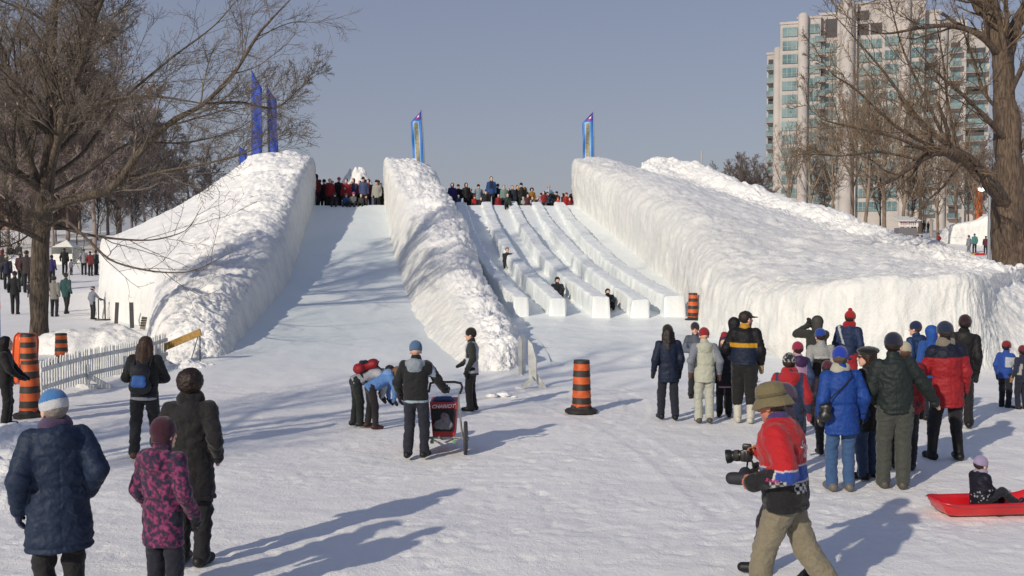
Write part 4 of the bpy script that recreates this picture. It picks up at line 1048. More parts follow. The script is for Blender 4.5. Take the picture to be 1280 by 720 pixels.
sled('sled', (q.x + .01, q.y + .24, .97), (rad(-90), rad(4), rad(40)), .92, .40, .12, OSLED, 'orange plastic sled leaning upright against the stacked drums')
q = on_ground(1222, 319)
sled('sled', (q.x, q.y, q.z), (0, 0, rad(70)), 1.1, .5, .16, RSLED, 'small red sled on the snow beside far strollers')
YS = flat('yellow_plastic', 'd8a838', .4)
sled('sled', (q.x - .75, q.y - .3, q.z), (0, 0, rad(95)), .8, .42, .14, YS, 'small yellow sled next to the red one far off')

# ---------------------------------------------------------------- people: signed-distance bodies and clothes
def surfnet(fn, lo, hi, h):
    lo = np.array(lo, float) - 2 * h; hi = np.array(hi, float) + 2 * h
    n = np.maximum(4, np.ceil((hi - lo) / h).astype(int) + 1)
    ax = [lo[i] + h * np.arange(n[i]) for i in range(3)]
    P = np.stack(np.meshgrid(*ax, indexing='ij'), -1)
    Fv = fn(P.reshape(-1, 3)).reshape(n)
    s = Fv < 0
    c = [(i, j, k) for i in (0, 1) for j in (0, 1) for k in (0, 1)]
    sl = lambda A, o: A[o[0]:A.shape[0] - 1 + o[0], o[1]:A.shape[1] - 1 + o[1], o[2]:A.shape[2] - 1 + o[2]]
    S = np.stack([sl(s, o) for o in c]); mixed = S.any(0) & ~S.all(0)
    idx = np.full(mixed.shape, -1); ids = np.argwhere(mixed); idx[mixed] = np.arange(len(ids))
    Fc = np.stack([sl(Fv, o)[mixed] for o in c], 1)
    acc = np.zeros((len(ids), 3)); cnt = np.zeros(len(ids)); co = np.array(c, float)
    for a in range(8):
        for b in range(a + 1, 8):
            if np.abs(co[a] - co[b]).sum() != 1: continue
            fa, fb = Fc[:, a], Fc[:, b]; m = (fa < 0) != (fb < 0)
            t = np.where(m, fa / np.where(m, fa - fb, 1), 0)
            acc += np.where(m[:, None], co[a] + (co[b] - co[a]) * t[:, None], 0); cnt += m
    V = lo + h * (ids + acc / cnt[:, None])
    quads = []
    for axis_ in range(3):
        o1 = [0, 0, 0]; o1[axis_] = 1
        A = s[tuple(slice(0, -1) if i == axis_ else slice(1, -1) for i in range(3))]
        B = s[tuple(slice(1, None) if i == axis_ else slice(1, -1) for i in range(3))]
        e = np.argwhere(A != B)
        if len(e) == 0: continue
        inside = A[A != B]
        u, v = [(1, 2), (2, 0), (0, 1)][axis_]
        base = e.copy(); 
        for i in range(3):
            if i != axis_: base[:, i] += 1
        def cell(du, dv):
            q = base.copy(); q[:, u] += du; q[:, v] += dv; return idx[q[:, 0], q[:, 1], q[:, 2]]
        q = np.stack([cell(-1, -1), cell(0, -1), cell(0, 0), cell(-1, 0)], 1)
        q[~inside] = q[~inside][:, ::-1]
        quads.append(q)
    Q = np.concatenate(quads); Q = Q[(Q >= 0).all(1)]
    return V, Q

class Fr:
    """local frame: origin, 3x3 rows = axes, scale"""
    def __init__(s, o=(0, 0, 0), R=np.eye(3), sc=(1, 1, 1)):
        s.o, s.R, s.sc = np.array(o, float), np.array(R, float), np.array(sc, float)
    def w(s, p): return s.o + (np.array(p, float) * 1) @ s.R
    def l(s, P): return (P - s.o) @ s.R.T
ID = Fr()

def cap(a, b, ra, rb, fr=None, tag=0):
    return ('c', np.array(a, float), np.array(b, float), ra, rb, fr, tag)
def ell(c, r, fr=None, tag=0):
    return ('e', np.array(c, float), np.array(r, float), 0, 0, fr, tag)

def prim_d(p, P):
    k, a, b, ra, rb, fr, _ = p
    if fr is not None: P = fr.l(P)
    if k == 'e':
        q = (P - a) / b; n = np.linalg.norm(q, axis=1); g = np.linalg.norm(q / b, axis=1) + 1e-9
        return n * (n - 1) / g
    sc = fr.sc if fr is not None else np.ones(3)
    Ps, a, b = P / sc, a / sc, b / sc
    ab = b - a; t = np.clip(((Ps - a) @ ab) / max(1e-9, ab @ ab), 0, 1)
    return np.linalg.norm(Ps - a - t[:, None] * ab, axis=1) - (ra + (rb - ra) * t)

def bounds(prims):
    lo, hi = [], []
    for k, a, b, ra, rb, fr, _ in prims:
        f = fr or ID
        if k == 'e':
            c = f.w(a); m = np.max(b); lo.append(c - m); hi.append(c + m)
        else:
            m = max(ra, rb) * max(1.0, np.max(f.sc)); A, B = f.w(a), f.w(b); lo.append(np.minimum(A, B) - m); hi.append(np.maximum(A, B) + m)
    return np.min(lo, 0), np.max(hi, 0)

def smin(a, b, k):
    if k <= 0: return np.minimum(a, b)
    h = np.clip(.5 + .5 * (b - a) / k, 0, 1); return b * (1 - h) + a * h - k * h * (1 - h)

def sdf_mesh(prims, h, k=.02, fold=0.0, cuts=(), subs=(), seed=0, fscale=1.0, clip=None):
    lo, hi = bounds(prims)
    if clip is not None: lo = np.maximum(lo, clip[0]); hi = np.minimum(hi, clip[1])
    def fn(P):
        F = None
        for p in prims:
            d = prim_d(p, P); F = d if F is None else smin(F, d, k)
        for p, kk in subs:
            F = -smin(-F, prim_d(p, P), kk)
        for fr, n, c in cuts:
            L = fr.l(P) @ np.array(n, float); F = np.maximum(F, L - c)
        return F
    V, Q = surfnet(fn, lo, hi, h)
    if fold and len(Q):
        fn_ = np.cross(V[Q[:, 2]] - V[Q[:, 0]], V[Q[:, 3]] - V[Q[:, 1]]); nn_ = np.zeros_like(V)
        for j in range(4): np.add.at(nn_, Q[:, j], fn_)
        nn_ /= np.linalg.norm(nn_, axis=1, keepdims=True) + 1e-12
        T = V / fscale + (seed % 97) * 1.37
        wv = .05 * np.stack([perlin(T * 5), perlin(T * 5 + 31), perlin(T * 5 + 57)], -1)
        crease = 1 - 2.2 * np.abs(perlin((T + wv) * (6.5, 6.5, 10.0))); fine = 1 - 2.2 * np.abs(perlin((T + wv * .6) * (15, 15, 19.0) + 11))
        V = V + nn_ * (fold * (.75 * crease + .35 * fine + .6 * perlin(T * 4 + 3) - .35))[:, None]
    tg = np.zeros(len(V), int)
    if len({p[6] for p in prims}) > 1:
        D = np.stack([prim_d(p, V) for p in prims]); tg = np.array([p[6] for p in prims])[np.argmin(D, 0)]
    return V, Q, tg

def ik(S, W, l1, l2, hint):
    S, W, hint = np.array(S, float), np.array(W, float), np.array(hint, float)
    v = W - S; d = np.linalg.norm(v); u = v / (d + 1e-9); dm = (l1 + l2) * .995
    if d > dm: W = S + u * dm; d = dm
    d = max(d, abs(l1 - l2) + .02)
    a = (l1 * l1 - l2 * l2 + d * d) / (2 * d); h = math.sqrt(max(0, l1 * l1 - a * a))
    p = hint - u * (hint @ u); p /= np.linalg.norm(p) + 1e-9
    return S + u * a + p * h, W

def rotx(a):
    c, s = math.cos(a), math.sin(a); return np.array([[1, 0, 0], [0, c, -s], [0, s, c]])
def roty(a):
    c, s = math.cos(a), math.sin(a); return np.array([[c, 0, s], [0, 1, 0], [-s, 0, c]])
def rotz(a):
    c, s = math.cos(a), math.sin(a); return np.array([[c, -s, 0], [s, c, 0], [0, 0, 1]])

HANDS = {   # wrist position for the right hand (+x), elbow hint
    'down': ((.225, .04, .90), (.25, -1, 0)), 'loose': ((.25, .09, .92), (.4, -1, 0)), 'pocket': ((.20, .13, .99), (.55, -1, 0)),
    'front': ((.07, .27, 1.13), (.9, -.4, -.5)), 'low_front': ((.12, .26, .98), (.8, -.5, -.2)), 'face': ((.06, .23, 1.56), (.9, .1, -.7)),
    'push': ((.20, .42, 1.02), (.5, -.3, -.8)), 'out': ((.48, .14, 1.02), (.3, -.8, -.2)), 'back': ((.30, -.10, .92), (.4, -.8, 0)),
    'hip': ((.20, .02, 1.06), (1, -.5, 0)), 'fist': ((.22, .36, 1.06), (.5, -.5, -.6)), 'lap': ((.12, .30, .80), (.35, -.9, -.2)),
    'reach': ((.18, .48, .62), (.5, .2, .3)), 'camera': ((.24, .34, 1.22), (.6, -.4, -.7)), 'up': ((.3, .2, 1.75), (.8, 0, -.5))}
MIT = {'down': (0, .1, -1), 'loose': (.1, .25, -1), 'back': (.1, -.2, -1), 'pocket': (-.2, .6, -.8), 'front': (-1, .4, .1), 'low_front': (-.6, .7, -.4), 'face': (-.5, .3, .9), 'push': (0, 1, -.1),
       'out': (.5, .4, -.8), 'hip': (-.8, .5, -.3), 'fist': (-.2, 1, .1), 'lap': (-.3, .9, -.2), 'reach': (-.2, .6, -.8), 'camera': (-.2, 1, .3), 'up': (.1, .1, 1)}

def hand_prims(W, d, pal, s, curl, side, tag=0):
    """wrist W, pointing d, palm normal pal; side +1 right. Palm, four bent fingers of unequal length, thumb from the side of the palm."""
    d = np.array(d, float); d /= np.linalg.norm(d); n = np.array(pal, float); n -= d * (n @ d); n /= np.linalg.norm(n)
    x = np.cross(d, n) * side          # towards the thumb
    pr = []; W = np.array(W, float)
    for i, (o, L, r) in enumerate([(.030, .072, .0092), (.010, .080, .0096), (-.011, .074, .0092), (-.030, .058, .0082)]):
        k0 = W + d * (.088 - .006 * abs(i - 1)) * s + x * o * s
        pr.append(cap(W + d * .012 * s + x * o * .55 * s, k0, .0155 * s, .0125 * s, None, tag))
        p, dd = k0, d.copy(); cu = curl * (1 + .08 * i)
        for f, fr_ in ((.45, .9), (.30, 1.1), (.25, .8)):
            a = cu * fr_; dd = dd * math.cos(a) + n * math.sin(a) - 0 * x; nn = n
            dd /= np.linalg.norm(dd); q = p + dd * L * f * s
            pr.append(cap(p, q, r * s, r * .9 * s, None, tag)); p = q
    t0 = W + d * .03 * s + x * .026 * s
    t1 = t0 + (d * .55 + x * .75 + n * .35) * .042 * s; t2 = t1 + (d * .85 + x * .1 + n * .5) * .032 * s; t3 = t2 + (d * .8 - x * .2 + n * .55) * .024 * s
    pr += [cap(t0, t1, .0145 * s, .0115 * s, None, tag), cap(t1, t2, .0112 * s, .0105 * s, None, tag), cap(t2, t3, .0102 * s, .0088 * s, None, tag)]
    return pr

SKINC = lin('d8ae98'); SKIND = lin('a8765c')
def join(parts):
    V, Q, C, n = [], [], [], 0
    for v, q, c in parts:
        V.append(v); Q.append(q + n); C.append(np.broadcast_to(np.array(c, float), (len(v), 3))); n += len(v)
    return np.concatenate(V), np.concatenate(Q), np.concatenate(C)

def person(loc, face=0, H=1.72, label='', group=None, lod=1, jacket='22242c', trousers='20222a', boots='1a1a1c', hat=None, hair='3a2a20', hairstyle='short',
           gloves='1c1c20', arms=('down', 'down'), lean=0, twist=0, stance=((-.10, .02), (.10, -.02)), look=0, nod=0, sit=None, hem=.80, bulk=1.0, jcol=None, tcol=None,
           hood=None, scarf=None, jmat=None, boot_h=.16, skin=None, glasses=False, knee_up=0, seed=None, headscale=None, fit=1.0, hem_band=None, handpos=None, heel=None, open_hands=False, slim_legs=1.0, zoff=0.0, beard=False, pelvis=None):
    """one figure: the body is the top-level mesh; hair, hat and clothes are its children"""
    seed = seed if seed is not None else zlib.crc32(label.encode()) % 9973
    rs = np.random.RandomState(seed); s = H / 1.75; hs_ = headscale or (1.06 if H > 1.5 else 1.06 + (1.5 - H) * .55)
    h = {0: .0105, 1: .018, 2: .034, 3: .05}[lod]; hh = {0: .0065, 1: .010, 2: .024, 3: .036}[lod]
    # skeleton, metres for a 1.75 m figure, then scaled
    ph = .95
    feet = [np.array((q[0], q[1], .09 + (q[2] if len(q) > 2 else 0))) for q in stance]
    if sit is not None: ph = sit
    pel = np.array((0, 0, ph)) if pelvis is None else np.array(pelvis, float)
    if sit is None and pelvis is None: pel[:2] = (feet[0][:2] + feet[1][:2]) / 2
    Rl = rotx(-rad(lean)) @ rotz(rad(twist)) if lean or twist else np.eye(3)
    roll = rs.normal() * 2.2 if sit is None and lean == 0 else 0; look = look + (rs.normal() * 9 if lod <= 1 else rs.normal() * 25)
    Rl = Rl @ roty(rad(roll)) @ rotz(rad(rs.normal() * 5 if lod <= 1 else 0))
    if sit is None and pelvis is None: pel[0] -= roll * .006
    SPN = Fr(pel * s, Rl.T)                        # spine frame: z up along the spine
    def sp(x, y, z): return pel + Rl @ np.array((x, y, z))
    chest, neck = sp(0, .0, .36), sp(0, .01, .53)
    headR = Rl @ rotz(rad(look)) @ rotx(-rad(nod)) if True else Rl
    if lean > 20: headR = rotx(-rad(lean * .75)) @ rotz(rad(look)) @ rotx(-rad(nod))
    hc = neck + headR @ np.array((0, .025, .145))
    sh = [sp(-.168, 0, .465), sp(.168, 0, .465)]
    hip = [pel + Rl @ np.array((-.09, 0, -.02)), pel + Rl @ np.array((.09, 0, -.02))]
    kn, an = [], []
    for i in (0, 1):
        hint = (0.0 + (-.15 if i == 0 else .15), 1, .15) if sit is None else ((-.25 if i == 0 else .25), .1, 1)
        k_, a_ = ik(hip[i], feet[i], .43, .41, hint); kn.append(k_); an.append(a_)
    el, wr, md = [], [], []
    for i in (0, 1):
        sg = -1 if i == 0 else 1
        if handpos and handpos[i] is not None:
            w_, hi_, m_ = handpos[i]; w_ = np.array(w_, float); hi_ = np.array(hi_, float); m_ = np.array(m_, float)
        else:
            w_, hi_ = HANDS[arms[i]]; w_ = tuple(np.array(w_) + rs.normal(size=3) * (.018, .03, .02)); m_ = np.array(MIT[arms[i]], float)
            w_ = np.array(w_) * (sg, 1, 1); hi_ = np.array(hi_) * (sg, 1, 1); m_ = m_ * (sg, 1, 1)
            if sit is not None or (lean > 20 and arms[i] != 'reach'): w_ = pel + Rl @ (w_ - np.array((0, 0, .95)))
            elif pelvis is None: w_ = w_ + np.array((pel[0], pel[1], 0)); 
            if lean and lean <= 20 and not (handpos and handpos[i] is not None): w_ = pel + Rl @ (w_ - pel)
        e_, w2 = ik(sh[i], w_, .29, .27, hi_); el.append(e_); wr.append(w2); md.append(m_ / (np.linalg.norm(m_) + 1e-9))
    S_ = lambda p: np.array(p, float) * s
    HF = Fr(hc * s, headR.T)
    hsz = s * hs_
    he = lambda c, r, tg=0: ell(np.array(c) * hsz, np.array(r) * hsz, HF, tg)
    hcap = lambda a, b, ra, rb, tg=0: cap(np.array(a) * hsz, np.array(b) * hsz, ra * hsz, rb * hsz, HF, tg)
    sk = lin(skin) if skin else SKINC
    # ---- body
    b = bulk
    head = [he((0, -.012, .03), (.076, .097, .088)), he((0, .025, -.035), (.060, .064, .082)), hcap((0, .068, -.095), (0, .066, -.092), .022, .024)]
    if lod <= 1:
        head += [hcap((0, .088, .018), (0, .106, -.024), .009, .0135), he((-.078, -.004, -.008), (.011, .021, .032)), he((.078, -.004, -.008), (.011, .021, .032)),
                 hcap((-.035, .080, .030), (.035, .080, .030), .010, .010), hcap((-.02, .080, -.058), (.02, .080, -.058), .0085, .0085)]
    nk = [cap(S_(neck - Rl @ np.array((0, 0, .06))), S_(hc - headR @ np.array((0, .02, .07))), .058 * s, .055 * s)]
    subs = [(he((sx * .032, .096, .010), (.017, .016, .011)), .012 * hsz) for sx in (-1, 1)] if lod <= 1 else []
    Vh, Qh, _ = sdf_mesh(head + nk, hh * hsz ** .5, .016 * hsz, subs=subs)
    parts = [(Vh, Qh, sk)]
    if lod <= 1:
        ql = HF.l(Vh) / hsz; c = np.tile(np.array(sk), (len(Vh), 1))
        lips = (np.abs(ql[:, 0]) < .024) & (np.abs(ql[:, 2] + .058) < .010) & (ql[:, 1] > .07); c[lips] = c[lips] * np.array((.85, .55, .55))
        eyes = (np.abs(np.abs(ql[:, 0]) - .032) < .013) & (np.abs(ql[:, 2] - .010) < .007) & (ql[:, 1] > .06); c[eyes] = (.03, .025, .02)
        chk = (np.abs(np.abs(ql[:, 0]) - .042) < .02) & (np.abs(ql[:, 2] + .03) < .02); c[chk] = c[chk] * np.array((1.05, .82, .8))
        if beard:
            bd = (ql[:, 2] < -.05) & (ql[:, 1] > .0) & ~lips; c[bd] = c[bd] * .35
        parts = [(Vh, Qh, c)]
    Tz = Fr(SPN.o, SPN.R, (1, .72, 1))
    body = [cap((0, 0, 0), (0, 0, .38 * s), .115 * s, .13 * s, Tz), cap((-.15 * s, 0, .45 * s), (.15 * s, 0, .45 * s), .05 * s, .05 * s, SPN)] + nk
    for i in (0, 1):
        body += [cap(S_(sh[i]), S_(el[i]), .045 * s, .038 * s), cap(S_(el[i]), S_(wr[i]), .037 * s, .028 * s), cap(S_(hip[i]), S_(kn[i]), .075 * s, .052 * s), cap(S_(kn[i]), S_(an[i]), .05 * s, .036 * s)]
        if not (lod == 0 and open_hands) and lod <= 1:
            e = wr[i] + md[i] * .10; body += [cap(S_(wr[i]), S_(e), .032 * s, .026 * s)]
    Vb, Qb, _ = sdf_mesh(body, max(h, .02) * 1.3, .02)
    parts.append((Vb, Qb, sk))
    if lod == 0 and open_hands:
        for i in (0, 1):
            sg = -1 if i == 0 else 1
            pal = np.array((-sg * 1., 0.1, .1)) if not handpos or handpos[i] is None else np.array(open_hands[i][0], float)
            cu = open_hands[i][1]
            hp = hand_prims(S_(wr[i]) - md[i] * .005, md[i], pal, 1.0 * s, cu, sg)
            hp.append(cap(S_(wr[i]) - md[i] * .06, S_(wr[i]) + md[i] * .01, .026 * s, .021 * s))
            v, q, _ = sdf_mesh(hp, .0042, .005); parts.append((v, q, np.array(sk) * np.array((1.03, .9, .88))))
    V, Q, C = join(parts)
    root = link('person', mesh('person', V, Q, col=C), SKIN); root.location = Vector(loc) + Vector((0, 0, zoff)); root.rotation_euler = (0, 0, rad(face)); tag(root, label, 'person', group)
    def child(name, V, Q, C, m): return link(name, mesh(name, V, Q, col=np.broadcast_to(np.array(C, float), (len(V), 3))), m, root)
    def colour(base, fnc, V, tg, frame):
        base = lin(base) if isinstance(base, str) else base
        c = np.tile(np.array(base, float), (len(V), 1))
        if fnc is not None:
            fnc(c, frame.l(V) / s, tg, V)
        return c
    # ---- trousers
    pf = Fr(SPN.o, SPN.R, (1, .82, 1)); L = slim_legs
    tr = [cap((-.05 * s, 0, .0 * s), (.05 * s, 0, .0 * s), .120 * b * s, .120 * b * s, pf, 0), cap((0, 0, -.03 * s), (0, 0, .04 * s), .125 * b * s, .10 * b * s, pf, 0)]
    for i in (0, 1):
        sh_ = np.array((0, 0, -.02)) if sit is None else np.zeros(3)
        lo_ = an[i] + (kn[i] - an[i]) * (.0 if boot_h < .2 else (boot_h - .12) / .41)
        tr += [cap(S_(hip[i] + sh_), S_(kn[i]), .098 * L * s, .074 * L * s, None, 1 + i), cap(S_(kn[i]), S_(lo_), .073 * L * s, .066 * L * s, None, 1 + i)]
    V, Q, tg = sdf_mesh(tr, h, .025, fold=.019 * s if lod < 2 else .004, seed=seed + 1)
    child('trousers', V, Q, colour(trousers, tcol, V, tg, SPN), CLOTH)
    # ---- jacket
    jw = b * fit; he_ = (hem - .95)
    jf = Fr(SPN.o, SPN.R, (1, .74, 1))
    jk = [cap((0, 0, (he_ - .14) * s), (0, 0, .18 * s), (.178 + .10 * max(0, -he_ - .08)) * jw * s, .166 * jw * s, jf, 0), cap((0, .0, .12 * s), (0, .0, .36 * s), .165 * jw * s, .182 * jw * s, jf, 0),
          cap((-.115 * s, -.012 * s, .43 * s), (.115 * s, -.012 * s, .43 * s), .082 * jw * s, .082 * jw * s, jf, 0),
          cap(S_(neck - Rl @ np.array((0, .012, .06))), S_(neck + Rl @ np.array((0, .0, .035))), .088 * s, .076 * s, None, 3)]
    for i in (0, 1):
        jk += [cap(S_(sh[i]), S_(el[i]), .074 * jw * s, .060 * jw * s, None, 1 + i), cap(S_(el[i]), S_(wr[i]), .060 * jw * s, .047 * jw * s, None, 1 + i)]
    if hood:
        jk += [ell(np.array((0, -.115, .475)) * s, np.array((.115, .065, .105)) * s, SPN, 4), cap(np.array((-.09, -.06, .50)) * s, np.array((.09, -.06, .50)) * s, .055 * s, .055 * s, SPN, 4)]
    V, Q, tg = sdf_mesh(jk, h, .03, fold=(.018 if lod == 0 else .016) * s if lod < 2 else .004, cuts=[(SPN, (0, 0, -1), -he_ * s)], seed=seed + 2)
    if lod <= 1 and sit is None:
        q = SPN.l(V) / s; rdir = V - SPN.w(np.stack([q[:, 0] * 0, q[:, 1] * 0, q[:, 2] * s], 1)) if False else (np.stack([q[:, 0], q[:, 1], q[:, 2] * 0], 1) @ SPN.R)
        rdir /= np.linalg.norm(rdir, axis=1, keepdims=True) + 1e-9
        gr = lambda x, w: np.exp(-(x / w) ** 2)
        tor = (tg == 0) | (tg == 3)
        dz = .010 * gr(q[:, 2] - he_ - .035, .010) + .006 * gr(q[:, 2] - .37, .009) * (q[:, 1] < 0) + (.016 * gr(q[:, 2] - .13, .022) if he_ < -.12 else 0) + .005 * gr(q[:, 0], .007) * (q[:, 2] < .36) * (q[:, 1] < 0)
        V = V - rdir * (dz * tor)[:, None] * s
        for i in (0, 1):
            ax_ = S_(wr[i]) - S_(el[i]); L_a = np.linalg.norm(ax_); ax_ = ax_ / L_a; u_ = (V - S_(el[i])) @ ax_; off = V - S_(el[i]) - u_[:, None] * ax_; no = np.linalg.norm(off, axis=1, keepdims=True) + 1e-9
            m = (tg == 1 + i) & (u_ > L_a * .5)
            V = V - np.where(m[:, None], off / no * (.010 * gr(u_ - L_a + .045 * s, .012))[:, None], 0)
    def jc(c, q, tg, V_):
        if hood and hood is not True: c[tg == 4] = lin(hood)
        if jcol: jcol(c, q, tg, V_)
        if hem_band: c[(q[:, 2] < he_ + .035) & (tg == 0)] = lin(hem_band)
    Cj = colour(jacket, jc, V, tg, SPN)
    jo = child('jacket', V, Q, Cj, jmat or (NYLON if rs.rand() < .6 else CLOTH))
    # ---- boots
    for i in (0, 1):
        dirv = an[i] - kn[i]; dirv /= np.linalg.norm(dirv)
        yaw = (heel[i] if heel else 0.0)
        fd_ = np.array((.12 * (-1 if i == 0 else 1), 1.0, 0))
        if sit is not None and knee_up == 0: fd_ = np.array((.2 * (-1 if i == 0 else 1), .75, .8))
        if yaw: fd_ = np.array((0, 1.0, -yaw))
        fd_ /= np.linalg.norm(fd_)
        a = an[i] + np.array((0, 0, -.035)) - fd_ * .055; c2 = an[i] + np.array((0, 0, -.045)) + fd_ * .15
        bp = [cap(S_(a), S_(c2), .050 * s, .043 * s), cap(S_(an[i] + np.array((0, 0, -.02))), S_(an[i] - dirv * max(.04, boot_h - .1)), .058 * s, (.068 if boot_h > .2 else .06) * s)]
        V, Q, _ = sdf_mesh(bp, h * .8, .025, fold=.004, seed=seed + 5 + i, cuts=[(Fr((0, 0, (feet[i][2] - .09) * s)), (0, 0, -1), .002)] if not (sit is not None or yaw) else ())
        child('boot', V, Q, lin(boots), RUBBER)
    # ---- gloves
    if gloves and lod <= 1:
        for i in (0, 1):
            if arms[i] == 'pocket': continue
            m = md[i]; sd = np.cross(m, (0, 0, 1.)) if abs(m[2]) < .9 else np.array((0, 1., 0)); sd = sd / (np.linalg.norm(sd) + 1e-9)
            if abs(m[2]) >= .9: sd = sd - m * (sd @ m)
            w_ = wr[i]; gp = [cap(S_(w_ - m * .02), S_(w_ + m * .03), .047 * s, .046 * s), cap(S_(w_ + m * .05), S_(w_ + m * .135), .045 * s, .036 * s), cap(S_(w_ + m * .045 + sd * .02), S_(w_ + m * .095 + sd * .055), .022 * s, .017 * s)]
            if lod == 0:
                pal = np.array((-1. if i else 1., 0.2, 0)); 
                gp = [cap(S_(w_ - m * .03), S_(w_ + m * .03), .048 * s, .044 * s)] + [(k_, a_, b_, ra * 1.45, rb * 1.45, f_, t_) for k_, a_, b_, ra, rb, f_, t_ in hand_prims(S_(w_), m, pal, 1.08 * s, .42, 1 if i else -1)]
            V, Q, _ = sdf_mesh(gp, .007 if lod == 0 else h * .75, .012, seed=seed)
            child('glove', V, Q, lin(gloves), CLOTH)
    # ---- hair
    if hairstyle and hair:
        hp = []
        if hairstyle == 'short': hp = [he((0, -.022, .036), (.084, .098, .092))]; cut = [(HF, (0, 1, -.55), .03 * hsz)]
        elif hairstyle == 'long':
            hp = [he((0, -.025, .035), (.088, .102, .094)), hcap((-.055, -.06, -.02), (-.085, -.095, -.21), .055, .035), hcap((.055, -.06, -.02), (.085, -.09, -.23), .055, .03), hcap((0, -.09, -.02), (-.01, -.125, -.27), .055, .045), hcap((.03, -.09, -.1), (.045, -.125, -.28), .04, .02), hcap((-.03, -.09, -.1), (-.05, -.125, -.25), .04, .02)]; cut = [(HF, (0, 1, -.25), .045 * hsz)]
        elif hairstyle == 'bob':
            hp = [he((0, -.02, .035), (.090, .102, .094)), hcap((-.062, -.02, .0), (-.068, -.02, -.10), .035, .03), hcap((.062, -.02, .0), (.068, -.02, -.10), .035, .03), hcap((0, -.075, 0), (0, -.08, -.11), .05, .04)]; cut = [(HF, (0, 1, -.25), .05 * hsz)]
        elif hairstyle == 'curly':
            hp = [he((0, -.02, .045), (.105, .112, .108))]; cut = [(HF, (0, 1, -.6), .035 * hsz)]
        V, Q, _ = sdf_mesh(hp, hh * 1.2, .02, fold=.016 if hairstyle == 'curly' else .012, cuts=cut, seed=seed + 9, fscale=.33)
        if len(Q): child('hair', V, Q, lin(hair), HAIR)
    # ---- hat
    if hat:
        kind, hc_ = hat[0], hat[1]; hcol2 = hat[2] if len(hat) > 2 else None
        pom = None
        tilt = np.array((0, -.30, -1.0)); tilt /= np.linalg.norm(tilt)
        if kind in ('toque', 'pom', 'tall', 'deep'):
            up = .015 if kind != 'tall' else .05
            hp = [he((0, -.014, .036 + up), (.092, .110, .092 + up)), he((0, -.012, .028), (.089, .108, .05))]
            cut = [(HF, tilt, (.004 if kind != 'deep' else .075) * hsz)]
            if kind == 'deep': hp += [hcap((0, -.02, .0), (0, -.03, -.07), .088, .08)]
            V, Q, _ = sdf_mesh(hp, hh, .01, fold=.004, cuts=cut, seed=seed + 3, fscale=.5)
            q = HF.l(V) / hsz; rel = q @ tilt
            c = np.tile(np.array(lin(hc_)), (len(V), 1))
            if hcol2 and hcol2 != 'pattern': c[rel > -.062] = lin(hcol2)
            if hcol2 == 'pattern':
                n_ = worley(q * 34 + 3)[0]; c = np.where((n_ < .38)[:, None], np.array(lin('d4d4d4')), np.array(lin(hc_)))
            ho = child('hat', V, Q, c, KNIT)
            hp = [hcap((0, -.012, .0), (0, -.0125, .0), .1, .1)]
            if kind == 'pom':
                V, Q, _ = sdf_mesh([he((.0, -.03, .165), (.036, .036, .034))], hh, .01, fold=.006, seed=seed, fscale=.3)
                pm = link('pompom', mesh('pompom', V, Q, col=np.broadcast_to(np.array(lin(hc_)), (len(V), 3))), KNIT, ho)
        elif kind == 'hood':
            hp = [he((0, -.03, .03), (.105, .115, .115)), hcap((0, -.05, -.05), (0, -.04, -.12), .09, .085)]
            V, Q, _ = sdf_mesh(hp, hh * 1.2, .03, fold=.008, cuts=[(HF, (0, 1, -.1), .042 * hsz)], seed=seed + 3)
            child('hood', V, Q, lin(hc_), jmat or NYLON)
        elif kind == 'beret':
            V, Q, _ = sdf_mesh([he((0, -.02, .085), (.128, .135, .052)), he((0, -.012, .045), (.090, .108, .04))], hh, .02, fold=.006, cuts=[(HF, tilt, -.015 * hsz)], seed=seed, fscale=.4); child('hat', V, Q, lin(hc_), KNIT)
        elif kind == 'cap':
            mbv = MB()
            V, Q, _ = sdf_mesh([he((0, -.012, .045), (.086, .106, .088))], hh, .01, cuts=[(HF, (0, 0, -1), -.03 * hsz)], seed=seed)
            ho = child('hat', V, Q, lin(hc_), CLOTH)
            V, Q, _ = sdf_mesh([he((0, .115, .036), (.074, .085, .011)), he((0, .09, .04), (.07, .05, .014))], hh * .8, .01, seed=seed)
            link('visor', mesh('visor', V, Q, col=np.broadcast_to(np.array(lin(hc_)), (len(V), 3))), CLOTH, ho)
        elif kind == 'bucket':
            mb = MB(); mb.lathe([(.136, -.034), (.140, -.029), (.135, -.020), (.120, .008), (.103, .03), (.100, .035), (.095, .085), (.087, .115), (.066, .132), (.03, .139), (0, .140)], 40, sy=1.14)
            v = np.array(mb.v); aa = np.arctan2(v[:, 1], v[:, 0]); rr = np.hypot(v[:, 0], v[:, 1]); v[:, 2] += np.clip(rr - .11, 0, 1) * .22 * np.sin(2 * aa + 1.2) + .004 * np.sin(5 * aa + v[:, 2] * 60)
            v = v + np.array((0, -.012, .028)); Vw = np.array([HF.w(p * hsz) for p in v])
            me = mesh('hat', Vw, mb.f, True, col=np.broadcast_to(np.array(lin(hc_)), (len(Vw), 3))); ho = link('hat', me, CLOTH, root)
            mb = MB(); mb.lathe([(.1025, .036), (.1005, .060)], 40, sy=1.14); v = np.array(mb.v) + np.array((0, -.012, .028)); Vw = np.array([HF.w(p * hsz) for p in v])
            link('hat_band', mesh('hat_band', Vw, mb.f, True, col=np.broadcast_to(np.array(lin(hc_)) * .7, (len(Vw), 3))), CLOTH, ho)
        elif kind == 'fur':
            V, Q, _ = sdf_mesh([he((0, -.02, .03), (.125, .13, .125))], hh, .02, fold=.02, cuts=[(HF, (0, 1, -.1), .05 * hsz)], seed=seed, fscale=.3); child('hat', V, Q, lin(hc_), HAIR)
